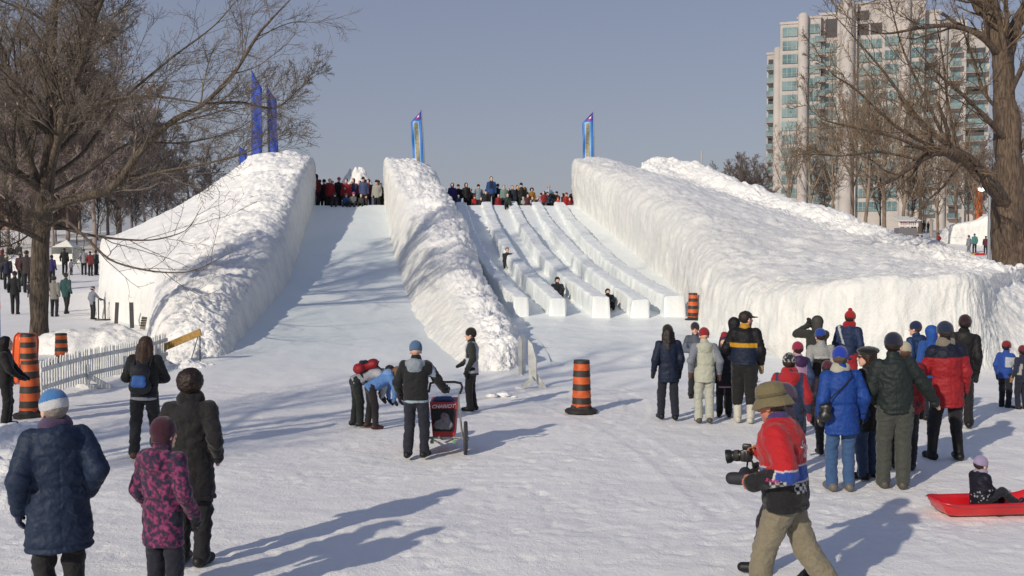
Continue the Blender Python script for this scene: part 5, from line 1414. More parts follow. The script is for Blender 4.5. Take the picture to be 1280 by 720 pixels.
    if scarf:
        V, Q, _ = sdf_mesh([cap(S_(neck + Rl @ np.array((-.03, .0, .02))), S_(neck + Rl @ np.array((.03, .02, .03))), .092 * s, .09 * s)], h, .02, fold=.01, seed=seed + 4); child('scarf', V, Q, lin(scarf), KNIT)
    if glasses:
        mb = MB()
        for sx in (-1, 1):
            c_ = np.array((sx * .034, .098, .012)); mb.box(tuple(c_), (.05, .008, .034), bev=.003); mb.beam((sx * .06, .097, .02), (sx * .084, -.005, .015), .005, .008)
        mb.box((0, .103, .016), (.02, .006, .006))
        v = np.array([HF.w(np.array(p) * hsz) for p in mb.v]); link('glasses', mesh('glasses', v, mb.f, False), PLAIN_BLACK, root)
    root['_h'] = 0; del root['_h']
    root_info[root.name] = dict(SPN=SPN, HF=HF, s=s, wr=wr, el=el, sh=sh, jacket=(V, Q), jobj=jo, hand=[wr[i] + md[i] * .1 for i in (0, 1)], neck=neck, hc=hc)
    return root
root_info = {}
def wpos(root, p):
    """root-local metres to world"""
    return root.matrix_basis @ Vector([float(q) for q in p])
def put(px, py, d=None):
    """ground point under photo pixel; with d given, the ground point at that depth in that column"""
    if d is None: q = on_ground(px, py); return (q.x, q.y, gz(q.x, q.y))
    q = at(px, 400, d); return (q.x, d, gz(q.x, d))
def top_h(py, d, z=0.0, extra=.02):
    """figure height whose top reaches pixel row py at depth d"""
    return at(640, py, d).z - z - extra

# ---------------------------------------------------------------- who stands where
def P(px, fy, top, face, label, d=None, group=None, **k):
    loc = put(px, fy, d)
    hat = k.get('hat'); ex = {None: .0, 'pom': .02, 'toque': .025, 'tall': .055, 'cap': .01, 'bucket': .05, 'beret': .03, 'deep': .03, 'hood': .03, 'fur': .04}[hat[0] if hat else None]
    H = top_h(top, loc[1], loc[2], ex)
    return person(loc, face, H, label, group, **k)
def split_z(z0, c_up):      # yoke colour above z0 (spine frame)
    def f(c, q, tg, V): c[(q[:, 2] > z0) & (tg != 9)] = lin(c_up)
    return f
def sleeves(cs, also=None):
    def f(c, q, tg, V):
        c[(tg == 1) | (tg == 2)] = lin(cs)
        if also: also(c, q, tg, V)
    return f
def blotch(c1, c2, sc, th=.0):
    def f(c, q, tg, V):
        n = fbm(q * sc, 2); c[n > th] = lin(c1); n2 = fbm(q * sc * 1.3 + 9, 2); c[n2 > th + .14] = lin(c2)
    return f

# --- front left
P(68, None, 489, 22, 'person in navy hooded coat and blue and white knit hat', d=7.9, lod=0, jacket='24344e', trousers='16171b', boots='1a1a1c', hat=('toque', '4a86c4', 'd9dade'), hair='9a9088', hairstyle='short',
  gloves='1d2c4e', arms=('loose', 'pocket'), hem=.60, bulk=1.10, fit=1.10, hood=True, look=18, scarf='5a4868', jmat=NYLON)
def floral(c, q, tg, V):
    n = worley(q * 40)[2]; m = fbm(q * 24, 2) + .75 * (n - .5)
    c[m > -.02] = lin('6a2450'); c[m > .22] = lin('9a3c6e'); c[(m < -.26)] = lin('262a48')
P(200, None, 522, -18, 'person in floral magenta hooded jacket and plum knit hat', d=8.05, lod=0, jacket='2e1f3c', trousers='15192c', hat=('deep', '44182c'), hair=None, hairstyle=None, gloves='14161e', arms=('loose', 'loose'), hem=.67, hood=True, jcol=floral, jmat=CLOTH, bulk=1.02)
P(240, 708, 466, -8, 'person in long black coat with curly dark hair behind the floral jacket', lod=0, jacket='19161a', trousers='16151a', boots='201b1a', hair='2e1d16', hairstyle='curly', gloves=None, arms=('pocket', 'pocket'), hem=.62, scarf='1a171b', jmat=CLOTH, fit=1.08)
bw = P(184, 572, 421, 6, 'person with long brown hair and small dark backpack walking towards the slide', lod=0, jacket='1a1b1f', trousers='1c1e24', boots='6a4630', hair='4a3526', hairstyle='long', gloves=None, arms=('front', 'front'), hem=.86, hem_band='b4b8c0', stance=((-.13, -.22, .0), (.12, .12)), bulk=1.08)
P(8, 534, 420, -68, 'person all in black with hood standing beside the orange sled', lod=1, jacket='121214', trousers='121214', hat=('hood', '121214'), hair=None, hairstyle=None, gloves='121214', arms=('low_front', 'low_front'), bulk=1.05, look=-4)
# --- bending pair and stroller
bA = P(446, 534, 427, -72, 'person bending under a red backpack beside the one in light blue', lod=1, jacket='b9bcc4', trousers='1b2422', boots='202022', hair='3a2c22', hairstyle='short', lean=72, nod=25, arms=('reach', 'reach'), stance=((-.12, -.05), (.12, .05)), hem=.86, gloves='202024')
bB = P(461, 537, 440, -70, 'person in light blue jacket with blond hair bending over to the right', lod=1, jacket='5f8fd0', trousers='241f24', boots='4a1e1e', hair='8a6238', hairstyle='bob', lean=62, nod=15, arms=('reach', 'reach'), hem=.84, stance=((-.14, .0), (.14, .12)), gloves='1a1a1e', hood='7aa4dc')
ws = P(519, 574, 427, -14, 'person in black jacket with light hem and grey blue hat pushing the red stroller', lod=0, jacket='16171c', trousers='1e2032', hat=('toque', '56789c'), hair=None, hairstyle=None, arms=('loose', 'push'), hem=.86, hem_band='a8bcc8', hood='9aa6b0', gloves='16171c', jcol=lambda c, q, tg, V: c.__setitem__((np.abs(q[:, 0]) > .19) & (q[:, 2] > .28) & (np.abs(q[:, 1]) < .02), lin('9fb0c4')), stance=((-.12, .0), (.12, .08)),
       handpos=(None, ((.36, .40, .99), (.6, -.3, -.6), (.3, .9, -.1))), bulk=1.08)
def bib(c, q, tg, V): c[(tg == 0) & (q[:, 2] > -.12)] = lin('c9ccd6'); c[(tg == 3)] = lin('17181a'); c[(np.abs(q[:, 0]) > .13) & (q[:, 2] > .2) & (tg == 0)] = lin('17181a')
P(590, 514, 410, 78, 'person in white bib and dark knit hat standing by the snow wall nose', lod=1, jacket='2e3330', trousers='131315', hat=('toque', '231c1a'), hair='2a1e18', gloves='15161a', arms=('down', 'low_front'), jcol=bib, hem=.78, bulk=1.05)
# --- trio in the centre right
P(834, 525, 406, 6, 'person in navy snow suit with long dark hair left of the cream suit', lod=1, jacket='1b2740', trousers='171d2e', boots='141416', hair='221a1a', hairstyle='long', hat=('toque', '1f181a'), arms=('loose', 'down'), gloves='15161c', hem=.72, bulk=1.06, stance=((-.11, .05), (.12, -.12)))
P(880, 529, 410, -2, 'person in cream snow suit with grey sleeves and red hat', lod=1, jacket='c9cbb8', trousers='c4c6b8', boots='5a5550', hat=('toque', '9e1f26'), hair=None, hairstyle=None, arms=('loose', 'loose'), gloves='6a4a3a', hem=.78, hood='c9cbb8', jcol=sleeves('8a909c'), bulk=1.05)
def capman(c, q, tg, V):
    c[:] = lin('1c2740'); z = q[:, 2]; c[z > .26] = lin('15151a'); c[(z > .25) & (z < .315)] = lin('d8a028'); c[tg == 3] = lin('d09a2a'); c[((tg == 1) | (tg == 2)) & (np.abs(q[:, 0]) > .215)] = lin('16171c')
P(930, 529, 389, -14, 'person in black cap and navy jacket with yellow chest stripe and white boots', lod=1, jacket='1c2740', trousers='141416', boots='d8d4c6', boot_h=.36, hat=('cap', '15161c'), hair='30241c', arms=('front', 'loose'), gloves='c2a880', hem=.92, jcol=capman, bulk=1.14, look=-40, slim_legs=1.18, beard=True)
P(870, None, 403, 172, 'child in grey jacket and green hat facing the camera behind the cream suit', d=20.2, lod=1, jacket='6d7686', trousers='22242c', hat=('toque', '2a3030', '6e2228'), hair='3a2a20', arms=('down', 'front'), jcol=split_z(.36, '59606e'))
P(906, 530, 421, 168, 'child in navy jacket with pink hem peeking out beside the striped jacket', d=18.0, lod=1, jacket='1c2034', trousers='14151c', hem_band='c49aa4', hat=('hood', '3a3a4a'), hair=None, hairstyle=None, arms=('down', 'down'), hem=.66, gloves='16171c')
P(917, None, 396, -8, 'person in dark hood with red shoulders hidden behind the striped jacket', d=18.6, lod=1, jacket='1a1a20', trousers='15151a', hat=('hood', '1a1a20'), hair=None, hairstyle=None, jcol=lambda c, q, tg, V: c.__setitem__((np.abs(q[:, 0]) > .14) & (q[:, 2] > .34), lin('a3222a')))
# --- right crowd
P(988, None, 442, -20, 'child in patterned grey knit hat with thick red hood collar and navy jacket', d=13.3, lod=1, jacket='26365c', trousers='1c2030', hat=('toque', '2a2a30', 'pattern'), hair='3a2a20', hood='b81e28', scarf='b81e28', gloves='b03a5a', jcol=lambda c, q, tg, V: c.__setitem__((np.abs(q[:, 0]) > .20) & (q[:, 2] > .1), lin('b01c28')), bulk=1.08, arms=('loose', 'loose'))
P(998, None, 428, 4, 'child in raspberry hat and pale pink jacket with purple hood collar', d=16.2, lod=1, jacket='c49aba', trousers='2a3450', hat=('toque', 'a3224a'), hair='3a2a20', hood='4a2c5a', jcol=sleeves('3a4a70'))
P(1021, None, 394, 12, 'person in dark olive parka with arms raised taking pictures', d=19.0, lod=1, jacket='33342f', trousers='22242a', hat=('hood', '4a4844'), hair=None, hairstyle=None, arms=('face', 'face'), bulk=1.1, gloves='1c1c1e', hem=.70, zoff=.0)
P(1027, None, 411, -6, 'person in blue hat and grey jacket with black lower back', d=17.0, lod=1, jacket='a9aaa8', trousers='20242c', hat=('toque', '1d46a0'), hair='3a2a20', jcol=lambda c, q, tg, V: (c.__setitem__((q[:, 2] < .30) & (tg == 0), lin('191a1e')), c.__setitem__((q[:, 2] < .34) & (q[:, 2] > .305) & (tg == 0), lin('c9cac8'))), bulk=1.05)
P(1061, None, 389, -24, 'person in red pompom hat and navy jacket with white shoulder stripe', d=19.5, lod=1, jacket='24355a', trousers='a81f28', hat=('pom', 'b81c26'), hair='3a2a20', scarf='a81c26', jcol=lambda c, q, tg, V: c.__setitem__((np.abs(q[:, 0] + q[:, 2] * .35 + .0) < .022) & (q[:, 1] < 0) & (q[:, 2] > .2), lin('c9ccd2')), hem=.86)
P(1034, None, 452, 0, 'child in maroon hat and dark jacket half hidden beside the royal blue coat', d=14.6, lod=1, jacket='241c2c', trousers='1c1c24', hat=('toque', '5a1c34'), hair='2c201c')
bl = P(1050, 614, 434, 2, 'person in royal blue coat and blue hat with a shoulder bag', lod=0, jacket='1f4a9c', trousers='3d5f8c', boots='7a746c', hat=('toque', '1c3fae'), hair='6a5a4a', scarf='c4c0ae', arms=('loose', 'loose'), hem=.72, bulk=1.12, gloves='16171c', jmat=NYLON, slim_legs=.95)
P(1085, 599, 432, 42, 'person in black beret and dark glasses with long dark coat and jeans', lod=1, jacket='17161c', trousers='2d4468', boots='1a1a1e', hat=('beret', '121214'), hair='3a241c', hairstyle='bob', look=30, hem=.66, glasses=True, arms=('front', 'pocket'), jmat=CLOTH)
P(1116, 612, 417, -10, 'person in dark green jacket and grey trousers with navy hat and hand out', lod=0, jacket='26302f', trousers='4a4e48', boots='5a5650', hat=('toque', '1a2038'), hair='2e241e', arms=('pocket', 'out'), hem=.88, bulk=1.10, slim_legs=1.08, gloves=None, look=-22, jmat=NYLON)
P(1132, None, 428, -20, 'person in cream knit hat and red coat behind the dark green jacket', d=13.6, lod=1, jacket='8e1e26', trousers='1c1c24', hat=('toque', 'c4b9a2'), hair='6a5040', bulk=1.06)
P(1184, 576, 403, 2, 'person in red coat with navy shoulders and tall black boots', lod=0, jacket='a8242c', trousers='191a22', boots='141416', boot_h=.36, hat=('toque', '1f2c4c'), hair='3a2e26', scarf='8c8474', jcol=split_z(.385, '1c2136'), arms=('front', 'down'), hem=.70, bulk=1.08, gloves='141416', stance=((-.18, .05), (.14, -.02)), jmat=NYLON)
P(1202, 534, 394, -16, 'person in black hooded parka and maroon hat beyond the red coat', lod=1, jacket='1c1b1e', trousers='17171a', boots='161618', hat=('toque', '351824'), hair='2a201c', hood='2c2a2a', arms=('pocket', 'down'), hem=.74, bulk=1.06)
P(1146, None, 402, 28, 'person in navy blue jacket and navy hat in profile by the wall', d=18.4, lod=1, jacket='22406e', trousers='1c2030', hat=('toque', '1c2a52'), hair='5a4030', look=25, hood='1c3560')
P(1165, None, 406, -4, 'person in bright blue jacket with hood up between two navy hats', d=17.6, lod=1, jacket='2556a8', trousers='1c2030', hat=('hood', '2a5cb0'), hair=None, hairstyle=None)
k1 = P(1256, 511, 427, -52, 'child in blue and white jacket and red hat on the open snow', lod=1, jacket='2450a8', trousers='1a1c2c', hat=('toque', '8e2030'), hair='2a201c', jcol=lambda c, q, tg, V: c.__setitem__((q[:, 0] > .06) & (q[:, 2] > .18) & (q[:, 2] < .44), lin('c9ced6')), arms=('down', 'front'), hem=.82, bulk=1.05, gloves='22242c')
P(1277, 513, 433, 12, 'child in navy jacket and red hat at the edge of the crowd', lod=1, jacket='252a44', trousers='1a1c30', hat=('toque', '7e2036'), hair='2a201c', gloves='b08058', jcol=lambda c, q, tg, V: c.__setitem__((q[:, 0] < -.10) & (tg == 0) & (q[:, 2] > .05) & (q[:, 2] < .36), lin('b9b9b4')), arms=('loose', 'down'))
# --- the child on the red sled
def tots(c, q, tg, V):
    n = worley(q * 17)[0]; m = (n < .30) & (q[:, 2] < .14 + .45 * q[:, 0]) & (q[:, 1] < .10); c[m] = lin('b9bcc4')
person((SLP.x + .03 - .10, SLP.y + .0, .035), -78, .98, 'small child in lilac hat and dotted navy snowsuit riding the red sled', None, lod=0, jacket='1a1c2c', trousers='191b2a', boots='2a1c30', hat=('toque', 'a898bc', 'a898bc'), hair='3a2a20',
       sit=.20, stance=((-.17, .62, .06), (.17, .70, .06)), arms=('lap', 'lap'), hem=.84, jcol=tots, scarf='a9a0b4', bulk=1.18, gloves='30243c', headscale=1.30, jmat=NYLON)

# --- the walking photographer
CX, CY = put(984, None, 8.15)[:2]
def racer(c, q, tg, V):
    R_, W_, B_, K_ = lin('c41420'), lin('d9d6d8'), lin('1f4ba8'), lin('121216')
    z = q[:, 2] + .03 * q[:, 0]; a, b2 = .225, .105
    c[:] = R_
    c[z < a + .011] = W_; c[z < a] = B_; c[z < b2 + .011] = W_; c[z < b2] = K_
    arm = (tg == 1) | (tg == 2); fw = q[:, 1] - .35 * (.2 - q[:, 2])
    c[arm & (fw > -.015) & (z < .24)] = W_; c[arm & (fw > .0) & (z < .24)] = K_
    v = np.floor((q[:, 2] + .35) / .027).astype(int); u = np.floor((q[:, 1] * .9 + q[:, 2] * .25) / .027).astype(int)
    fl = arm & (z < b2 + .07) & (z > b2 - .05) & (q[:, 1] < .03) & (q[:, 1] > -.09) & (z < a - .07)
    c[fl] = K_; c[fl & ((u + v) % 2 == 0)] = W_
    u = np.floor(q[:, 0] / .027).astype(int); back = (z < b2 - .004) & (z > b2 - .08) & (q[:, 0] > -.17) & (q[:, 0] < -.04) & (q[:, 1] < 0) & (tg == 0); c[back & ((u + v) % 2 == 0)] = W_
    c[tg == 3] = lin('a81822'); c[(tg == 3) & (q[:, 2] > .555)] = lin('4a3a78')
ph = person((CX, CY, 0), 68, 1.83, 'person in red blue and black racing jacket and khaki bucket hat carrying a camera', None, lod=0, jacket='c41420', trousers='8f8670', boots='3a3028', hat=('bucket', '7c7150'), hair='4a4038', hairstyle='short',
     gloves=None, stance=((-.08, .20), (.10, -.38, .08)), heel=(0, 1.2), hem=.85, bulk=1.12, fit=1.14, jcol=racer, jmat=CLOTH, glasses=True, skin='b87a62', lean=5, look=6, nod=8, slim_legs=1.12, hood=False,
     pelvis=(0, 0, .93), handpos=(((-.25, .20, 1.05), (-.5, -1, -.3), (.30, .9, -.25)), ((.12, .19, 1.21), (.6, -.8, -.5), (-.3, .9, .15))), open_hands=(((.95, -.1, -.3), .95), ((-.9, -.2, -.35), .62)))
inf = root_info[ph.name]
P(974, None, 480, 62, 'person in purple coat walking behind the photographer', d=9.1, lod=0, jacket='392c44', trousers='221a26', hair='3a2a22', hairstyle='short', hat=('toque', '4a3a52'), stance=((-.06, .16), (.08, -.30, .05)), heel=(0, 1.0), hem=.76, arms=('loose', 'low_front'), gloves='1c1820', bulk=1.0)

# --- people scattered left beyond the tree
def far(px, fy, top, face, label, d=None, **k):
    k.setdefault('lod', 2); return P(px, fy, top, face, label, d, **k)
far(19, 393, 339, 8, 'distant person in black coat walking away left of the big trunk', jacket='17181c', trousers='1a1b22', hat=('toque', '1c1c20'))
far(68, 396, 345, 4, 'distant person in beige coat just right of the big trunk', jacket='8f8c84', trousers='1c1e26', hat=('toque', '2a3030'), hem=.76)
far(83, 393, 341, -10, 'distant person in teal parka walking beside the beige coat', jacket='1f4f50', trousers='1a1d24', hat=('toque', '1a2428'), stance=((-.1, .2), (.1, -.2)), hem=.74)
far(116, 399.5, 358, -30, 'child in grey jacket and striped hat holding a walking frame', jacket='8a90a0', trousers='1e2024', hat=('toque', '2c3444', 'b9bcc4'), arms=('down', 'push'))
far(81, 344, 310, 10, 'far person in black by the white tents', jacket='17181c', trousers='1a1b20', hair='1c1816')
far(89, 344, 324, -14, 'far child in lilac grey beside the person in black', jacket='7a788a', trousers='23242c', hat=('toque', '3a3440'))
far(105, 344, 311, 20, 'far person in pale jacket at the foot of the snow wall', jacket='a9a9b0', trousers='1c1d24', hair='2a2220')
far(113, 345, 314, 0, 'far person in red and dark jacket in the middle of the trio', jacket='7a2a30', trousers='1c1d24', hair='2a2220')
far(120, 344, 313, -20, 'far person in grey green jacket at the end of the trio', jacket='4c5a58', trousers='1c1d24', hair='2a2220')
far(65, 356, 319, 0, 'far person in violet jacket peeping right of the trunk', jacket='352c68', trousers='1c1d28', hair='1c1816')
far(9, 362, 319, 14, 'far person in navy coat at the left edge group', jacket='20263c', trousers='1a1b20', hat=('toque', 'b9b4a8'))
far(26, 358, 315, -8, 'far person in dark red coat in the left edge group', jacket='4a2428', trousers='1a1b20', hat=('toque', '8a8478'))
far(34, 366, 313, 4, 'far person in brown coat touching the trunk edge', jacket='3a3030', trousers='1c1d24', hair='3a241c')
far(36, 372, 352, 10, 'small far child in dark snowsuit beside the trunk', jacket='2c2c38', trousers='1c1d28', hat=('toque', '4a2c34'))
far(3, 350, 312, -10, 'far person in charcoal with red hood at the very edge', jacket='2a2a30', trousers='1a1b20', hat=('hood', '7a2a28'), hair=None, hairstyle=None)
far(14, 338, 306, 30, 'far person in black parka behind the edge group', jacket='1a1a1e', trousers='1a1b20', hair='1c1816')
far(24, 336, 303, -12, 'far tall person in dark grey among the back walkers', jacket='2c2c30', trousers='1a1b20', hat=('toque', '1c1c20'))
# walking frame held by the child
fx = at(130, 398, 42.6); z0 = gz(fx.x, 42.6); fr_ = empty('walking_frame', (fx.x, 42.6, z0), 'small dark metal frame held by the child in grey', 'frame')
mb = MB(); mb.tube([(-.22, 0, .02), (-.22, 0, .85), (-.18, 0, .9)], .025, 6); mb.tube([(.05, 0, .02), (.05, 0, .8), (-.02, 0, .84), (-.18, 0, .9)], .03, 6); mb.build('tube_frame', PLAIN_BLACK, fr_)
mb = MB(); mb.box((-.05, 0, .03), (.55, .3, .05), bev=.01); mb.build('runner', PLAIN_BLACK, fr_)
# --- people far right
far(1211, 319, 294, 20, 'far person in pale grey snowsuit by the far snow bank', jacket='8f959a', trousers='8a9098', hat=('toque', '3a3a44'))
far(1218, 316.5, 292, -10, 'far person in teal jacket by the far snow bank', jacket='4f8a88', trousers='1c1d24', hair='2a2220')
far(1232, 318.5, 295, -20, 'far person in maroon jacket beside the lamp pole', jacket='5a2438', trousers='1c1d24', hair='2a2220')
far(1241.5, 317, 299, 8, 'far child in navy behind the lamp pole', jacket='232848', trousers='1c1d24', hat=('hood', '1c1c28'), hair=None, hairstyle=None)
far(1146, None, 293.5, 4, 'far person in black beside the vendor booth', d=88, jacket='1a1a1e', trousers='1a1b20', hair='1c1816')
far(1151, None, 294, -4, 'second far person in black between booth and grey post', d=88.5, jacket='202024', trousers='1a1b20', hat=('toque', '26262a'))
far(1172, None, 291.5, 40, 'far person in red jacket right of the grey post', d=89, jacket='9a1f2c', trousers='2c2c3c', hair='2a2220', hem=.7)
for i, (px, tp, c, t) in enumerate([(1142, 275, '26262c', 'charcoal'), (1147.5, 274, '1c1c20', 'black'), (1153, 276, '2a2c38', 'navy'), (1158.5, 277, '22252a', 'dark grey')]):
    far(px, None, tp, 10 * i - 15, 'tiny far person in %s in the row above the vendor booth' % t, d=112, jacket=c, trousers='1a1b20', hair='1c1816', group='row of people above the vendor booth', zoff=0)

# --- riders waiting at the top
PZ = 4.9
def top(px, tp, d, label, base=None, **k):
    x = at(px, 250, d).x; z = PZ if base is None else base
    k.setdefault('hair', '2a201c')
    hat = k.get('hat'); H = at(px, tp, d).z - z - (.03 if hat else 0)
    if H > 1.86: z += H - 1.82; H = 1.82
    if H < 1.1: z -= 1.3 - H; H = 1.3
    return person((x, d, z), k.pop('face', 180), H, label, 'riders waiting at the top of the slides', lod=3, trousers=k.pop('trousers', '16161c'), **k)
def sitter(px, tp, d, label, **k):
    x = at(px, 250, d).x; z = float(zf(d)) - .03; ht = at(px, tp, d).z - z
    H = ht / .98 * 1.0
    k.setdefault('hair', '2a201c')
    return person((x, d, z), k.pop('face', 180), max(.95, min(H * 1.72, 1.8)), label, 'riders sitting at the lip of the slides', lod=3, sit=.14, stance=((-.14, .62, -.10), (.14, .64, -.10)), arms=('lap', 'lap'), trousers=k.pop('trousers', '15161a'), **k)
LX = lambda X: 380 + X / 6.544
RX = lambda X: 550 + X / 6.544
TY = lambda Y: 180 + Y / 6.544
RY = lambda Y: 190 + Y / 6.544
for X, Y, d, lab, k in [
        (100, 244, 57.2, 'rider in long dark red coat nearest the left snow wall', dict(jacket='6e1c22', hat=('hood', '17171a'), hair=None, hairstyle=None, hem=.7)),
        (132, 290, 58.0, 'rider in black half hidden behind the dark red coat', dict(jacket='1a1a1e')),
        (165, 288, 57.6, 'rider in charcoal between the dark red coat and red jacket', dict(jacket='26262c', hat=('toque', '1c1c20'))),
        (212, 284, 57.0, 'rider in red jacket with dark hair on the left platform', dict(jacket='8e1c26')),
        (285, 270, 57.4, 'rider in black jacket with hot pink hat', dict(jacket='18181c', hat=('toque', 'c03078'))),
        (345, 285, 57.0, 'rider in bright red jacket with pale badge by the pink hat', dict(jacket='a01a26', jcol=lambda c, q, tg, V: c.__setitem__((np.abs(q[:, 0] - .03) < .05) & (np.abs(q[:, 2] - .28) < .045) & (q[:, 1] > 0), lin('d0d0d4')))),
        (408, 281, 57.5, 'rider with brown hair in mixed blue and red jacket', dict(jacket='4a4a78', hair='5a3420', hairstyle='bob', jcol=sleeves('7a2a38'))),
        (487, 267, 57.0, 'rider in slate blue jacket in front of the white heap', dict(jacket='4a5a86', hat=('toque', '2a2c38'))),
        (528, 289, 57.6, 'rider in dark crimson behind the slate blue jacket', dict(jacket='6a1c2c')),
        (596, 292, 57.0, 'rider in white jacket next to the dividing wall', dict(jacket='b4b4ac', hat=('toque', '2a2422'))),
        (630, 318, 57.4, 'rider in black against the dividing wall', dict(jacket='1a1a20')),
        (232, 300, 58.6, 'rider in dark navy behind the red jacket', dict(jacket='1a1c28')), (455, 300, 58.6, 'rider in black behind the slate blue jacket', dict(jacket='17171c'))]:
    top(LX(X), TY(Y), d, lab, **k)
for X, Y, d, lab, k in [
        (255, 396, 55.2, 'seated rider in navy at the left lip', dict(jacket='1c2230', hat=('toque', '1c1c20'))),
        (345, 402, 55.2, 'small seated rider in mid blue jacket', dict(jacket='2a5a8c', hat=('toque', '6a7080'))),
        (405, 390, 55.2, 'small seated rider in grey with pink hat', dict(jacket='6a6e70', hat=('toque', 'b84a78'))),
        (468, 402, 55.2, 'seated rider in mottled dark green at the left lip', dict(jacket='2a2f2a', jcol=blotch('4a5048', '1c1f1c', 9))),
        (505, 410, 55.3, 'small seated rider in brown black beside the mottled green', dict(jacket='2c2624', hat=('toque', '1c1a1a')))]:
    sitter(LX(X), TY(Y), d, lab, **k)
for X, Y, d, lab, k in [
        (46, 300, 58.0, 'rider in dark blue peeping over the dividing wall', dict(jacket='26304e')),
        (100, 250, 57.2, 'rider in purple jacket and dark hood right of the dividing wall', dict(jacket='382c74', hat=('hood', '24243c'), hair=None, hairstyle=None)),
        (150, 262, 57.8, 'rider in black parka between purple jacket and tall black coat', dict(jacket='1a1a20', hat=('toque', '3a2c2c'))),
        (215, 249, 57.0, 'tall rider in long black coat on the right platform', dict(jacket='141416', hem=.6, hat=('hood', '17171a'), hair=None, hairstyle=None)),
        (315, 262, 57.4, 'rider in pale blue jacket with black hat', dict(jacket='8fa6b0', hat=('toque', '1c1c22'), jcol=lambda c, q, tg, V: c.__setitem__(np.abs(q[:, 0]) > .17, lin('5a707a')))),
        (375, 322, 57.0, 'rider in charcoal left of the tallest blue coat', dict(jacket='24242a')),
        (420, 200, 57.6, 'tallest rider in blue coat with dark bib above the others', dict(jacket='2c5494', jcol=lambda c, q, tg, V: c.__setitem__((np.abs(q[:, 0]) < .10) & (q[:, 2] > .16), lin('1c2440')))),
        (470, 258, 58.0, 'rider in dark coat right behind the tallest blue coat', dict(jacket='2a303c', hat=('toque', '22222a'))),
        (478, 345, 56.9, 'short rider in red below the tallest blue coat', dict(jacket='8e1c28')),
        (524, 270, 57.3, 'rider in pale green jacket with white scarf', dict(jacket='7e9c94', scarf='c4c8c4')),
        (593, 274, 57.8, 'rider in slate jacket with ruddy face', dict(jacket='2c3640')),
        (630, 272, 58.2, 'rider in dark maroon behind the slate jacket', dict(jacket='4a2228')),
        (668, 250, 57.2, 'rider in black jacket with mustard shoulders', dict(jacket='1c1c20', hat=('toque', '1a1a1e'), jcol=lambda c, q, tg, V: c.__setitem__((np.abs(q[:, 0]) > .12) & (q[:, 2] > .40), lin('9a7a34')))),
        (715, 345, 57.0, 'short rider in dull maroon by the fur hood', dict(jacket='5a2a34')),
        (752, 292, 57.2, 'rider in ochre coat with large dark fur hat', dict(jacket='a0702c', hat=('fur', '2a1e18'))),
        (800, 362, 57.2, 'short rider in black beside the seated white jacket', dict(jacket='1c1c22')),
        (850, 322, 57.0, 'rider in red jacket with long dark hair', dict(jacket='94202c', hairstyle='long')),
        (890, 272, 57.4, 'rider in white and sky blue coat', dict(jacket='b0c8de', hat=('toque', 'c4b49a'), hem=.64, jcol=lambda c, q, tg, V: c.__setitem__(q[:, 0] < -.02, lin('6f9ac8')))),
        (925, 330, 58.0, 'rider in lilac grey behind the bending black jacket', dict(jacket='6a6478')),
        (1033, 330, 57.0, 'rider in bright red at the right snow wall', dict(jacket='b01c28', hat=('toque', '9a1c26'))),
        (1082, 312, 57.4, 'rider in black and red pressed to the right snow wall', dict(jacket='2a1c1e', hem=.6, jcol=lambda c, q, tg, V: c.__setitem__((q[:, 2] < .12), lin('8a1c26')))),
        (250, 300, 58.8, 'rider in dark brown behind the tall black coat', dict(jacket='2c2422')), (345, 310, 58.8, 'rider in dusky blue behind the pale blue jacket', dict(jacket='2c3448')),
        (565, 300, 58.8, 'rider in dark teal behind the pale green jacket', dict(jacket='1c3234')), (705, 300, 58.8, 'rider in dusky plum behind the mustard shoulders', dict(jacket='34242e'))]:
    top(RX(X), RY(Y), d, lab, **k)
person((at(RX(962), 250, 57.2).x, 57.2, PZ), 95, 1.55, 'rider in black bending down near the orange child', 'riders waiting at the top of the slides', lod=3, jacket='17171b', trousers='17171b', lean=70, arms=('reach', 'reach'), hair='1c1816')
for X, Y, d, lab, k in [
        (150, 345, 55.3, 'seated rider in bright navy at the first lane', dict(jacket='24407c')),
        (280, 350, 55.9, 'seated rider in vivid red at the second lane', dict(jacket='b0141e', hat=('toque', '8a1a24'))),
        (335, 405, 55.7, 'low seated rider in black beside the vivid red', dict(jacket='1a1a1e')),
        (555, 330, 54.6, 'seated rider in dark green sliding over the lip', dict(jacket='22342e')),
        (680, 400, 55.7, 'small seated rider in white helmet', dict(jacket='aab0ac', hat=('toque', 'c4c8c4'))),
        (756, 368, 55.2, 'seated rider in navy jacket with white sleeves', dict(jacket='1e2438', jcol=sleeves('b9bec8'))),
        (818, 392, 55.8, 'small seated rider in pale pink', dict(jacket='b98aa0', hat=('toque', 'a87a90'))),
        (965, 402, 55.7, 'small seated child in vivid orange', dict(jacket='d8441c', hat=('toque', 'c03a18'), trousers='c03a18')),
        (1060, 420, 56.2, 'low seated child in red near the right wall', dict(jacket='8e1c24'))]:
    sitter(RX(X), RY(Y), d, lab, **k)
rq = np.random.RandomState(12)
for k in range(24):
    X = (rq.uniform(110, 630) if k < 9 else rq.uniform(60, 1060)); px = LX(X) if k < 9 else RX(X); tp = (TY(rq.uniform(290, 325)) if k < 9 else RY(rq.uniform(285, 345)))
    top(px, tp, rq.uniform(58.2, 59.6), 'rider in dark winter clothing in the packed back row at the top', jacket=['17171c', '1f2430', '2a2226', '20242a', '341c24', '1c2a2c'][k % 6], hat=[None, ('toque', '1a1a20'), ('toque', '3a2028'), ('hood', '1c1c22')][k % 4], face=180 + rq.uniform(-50, 50))
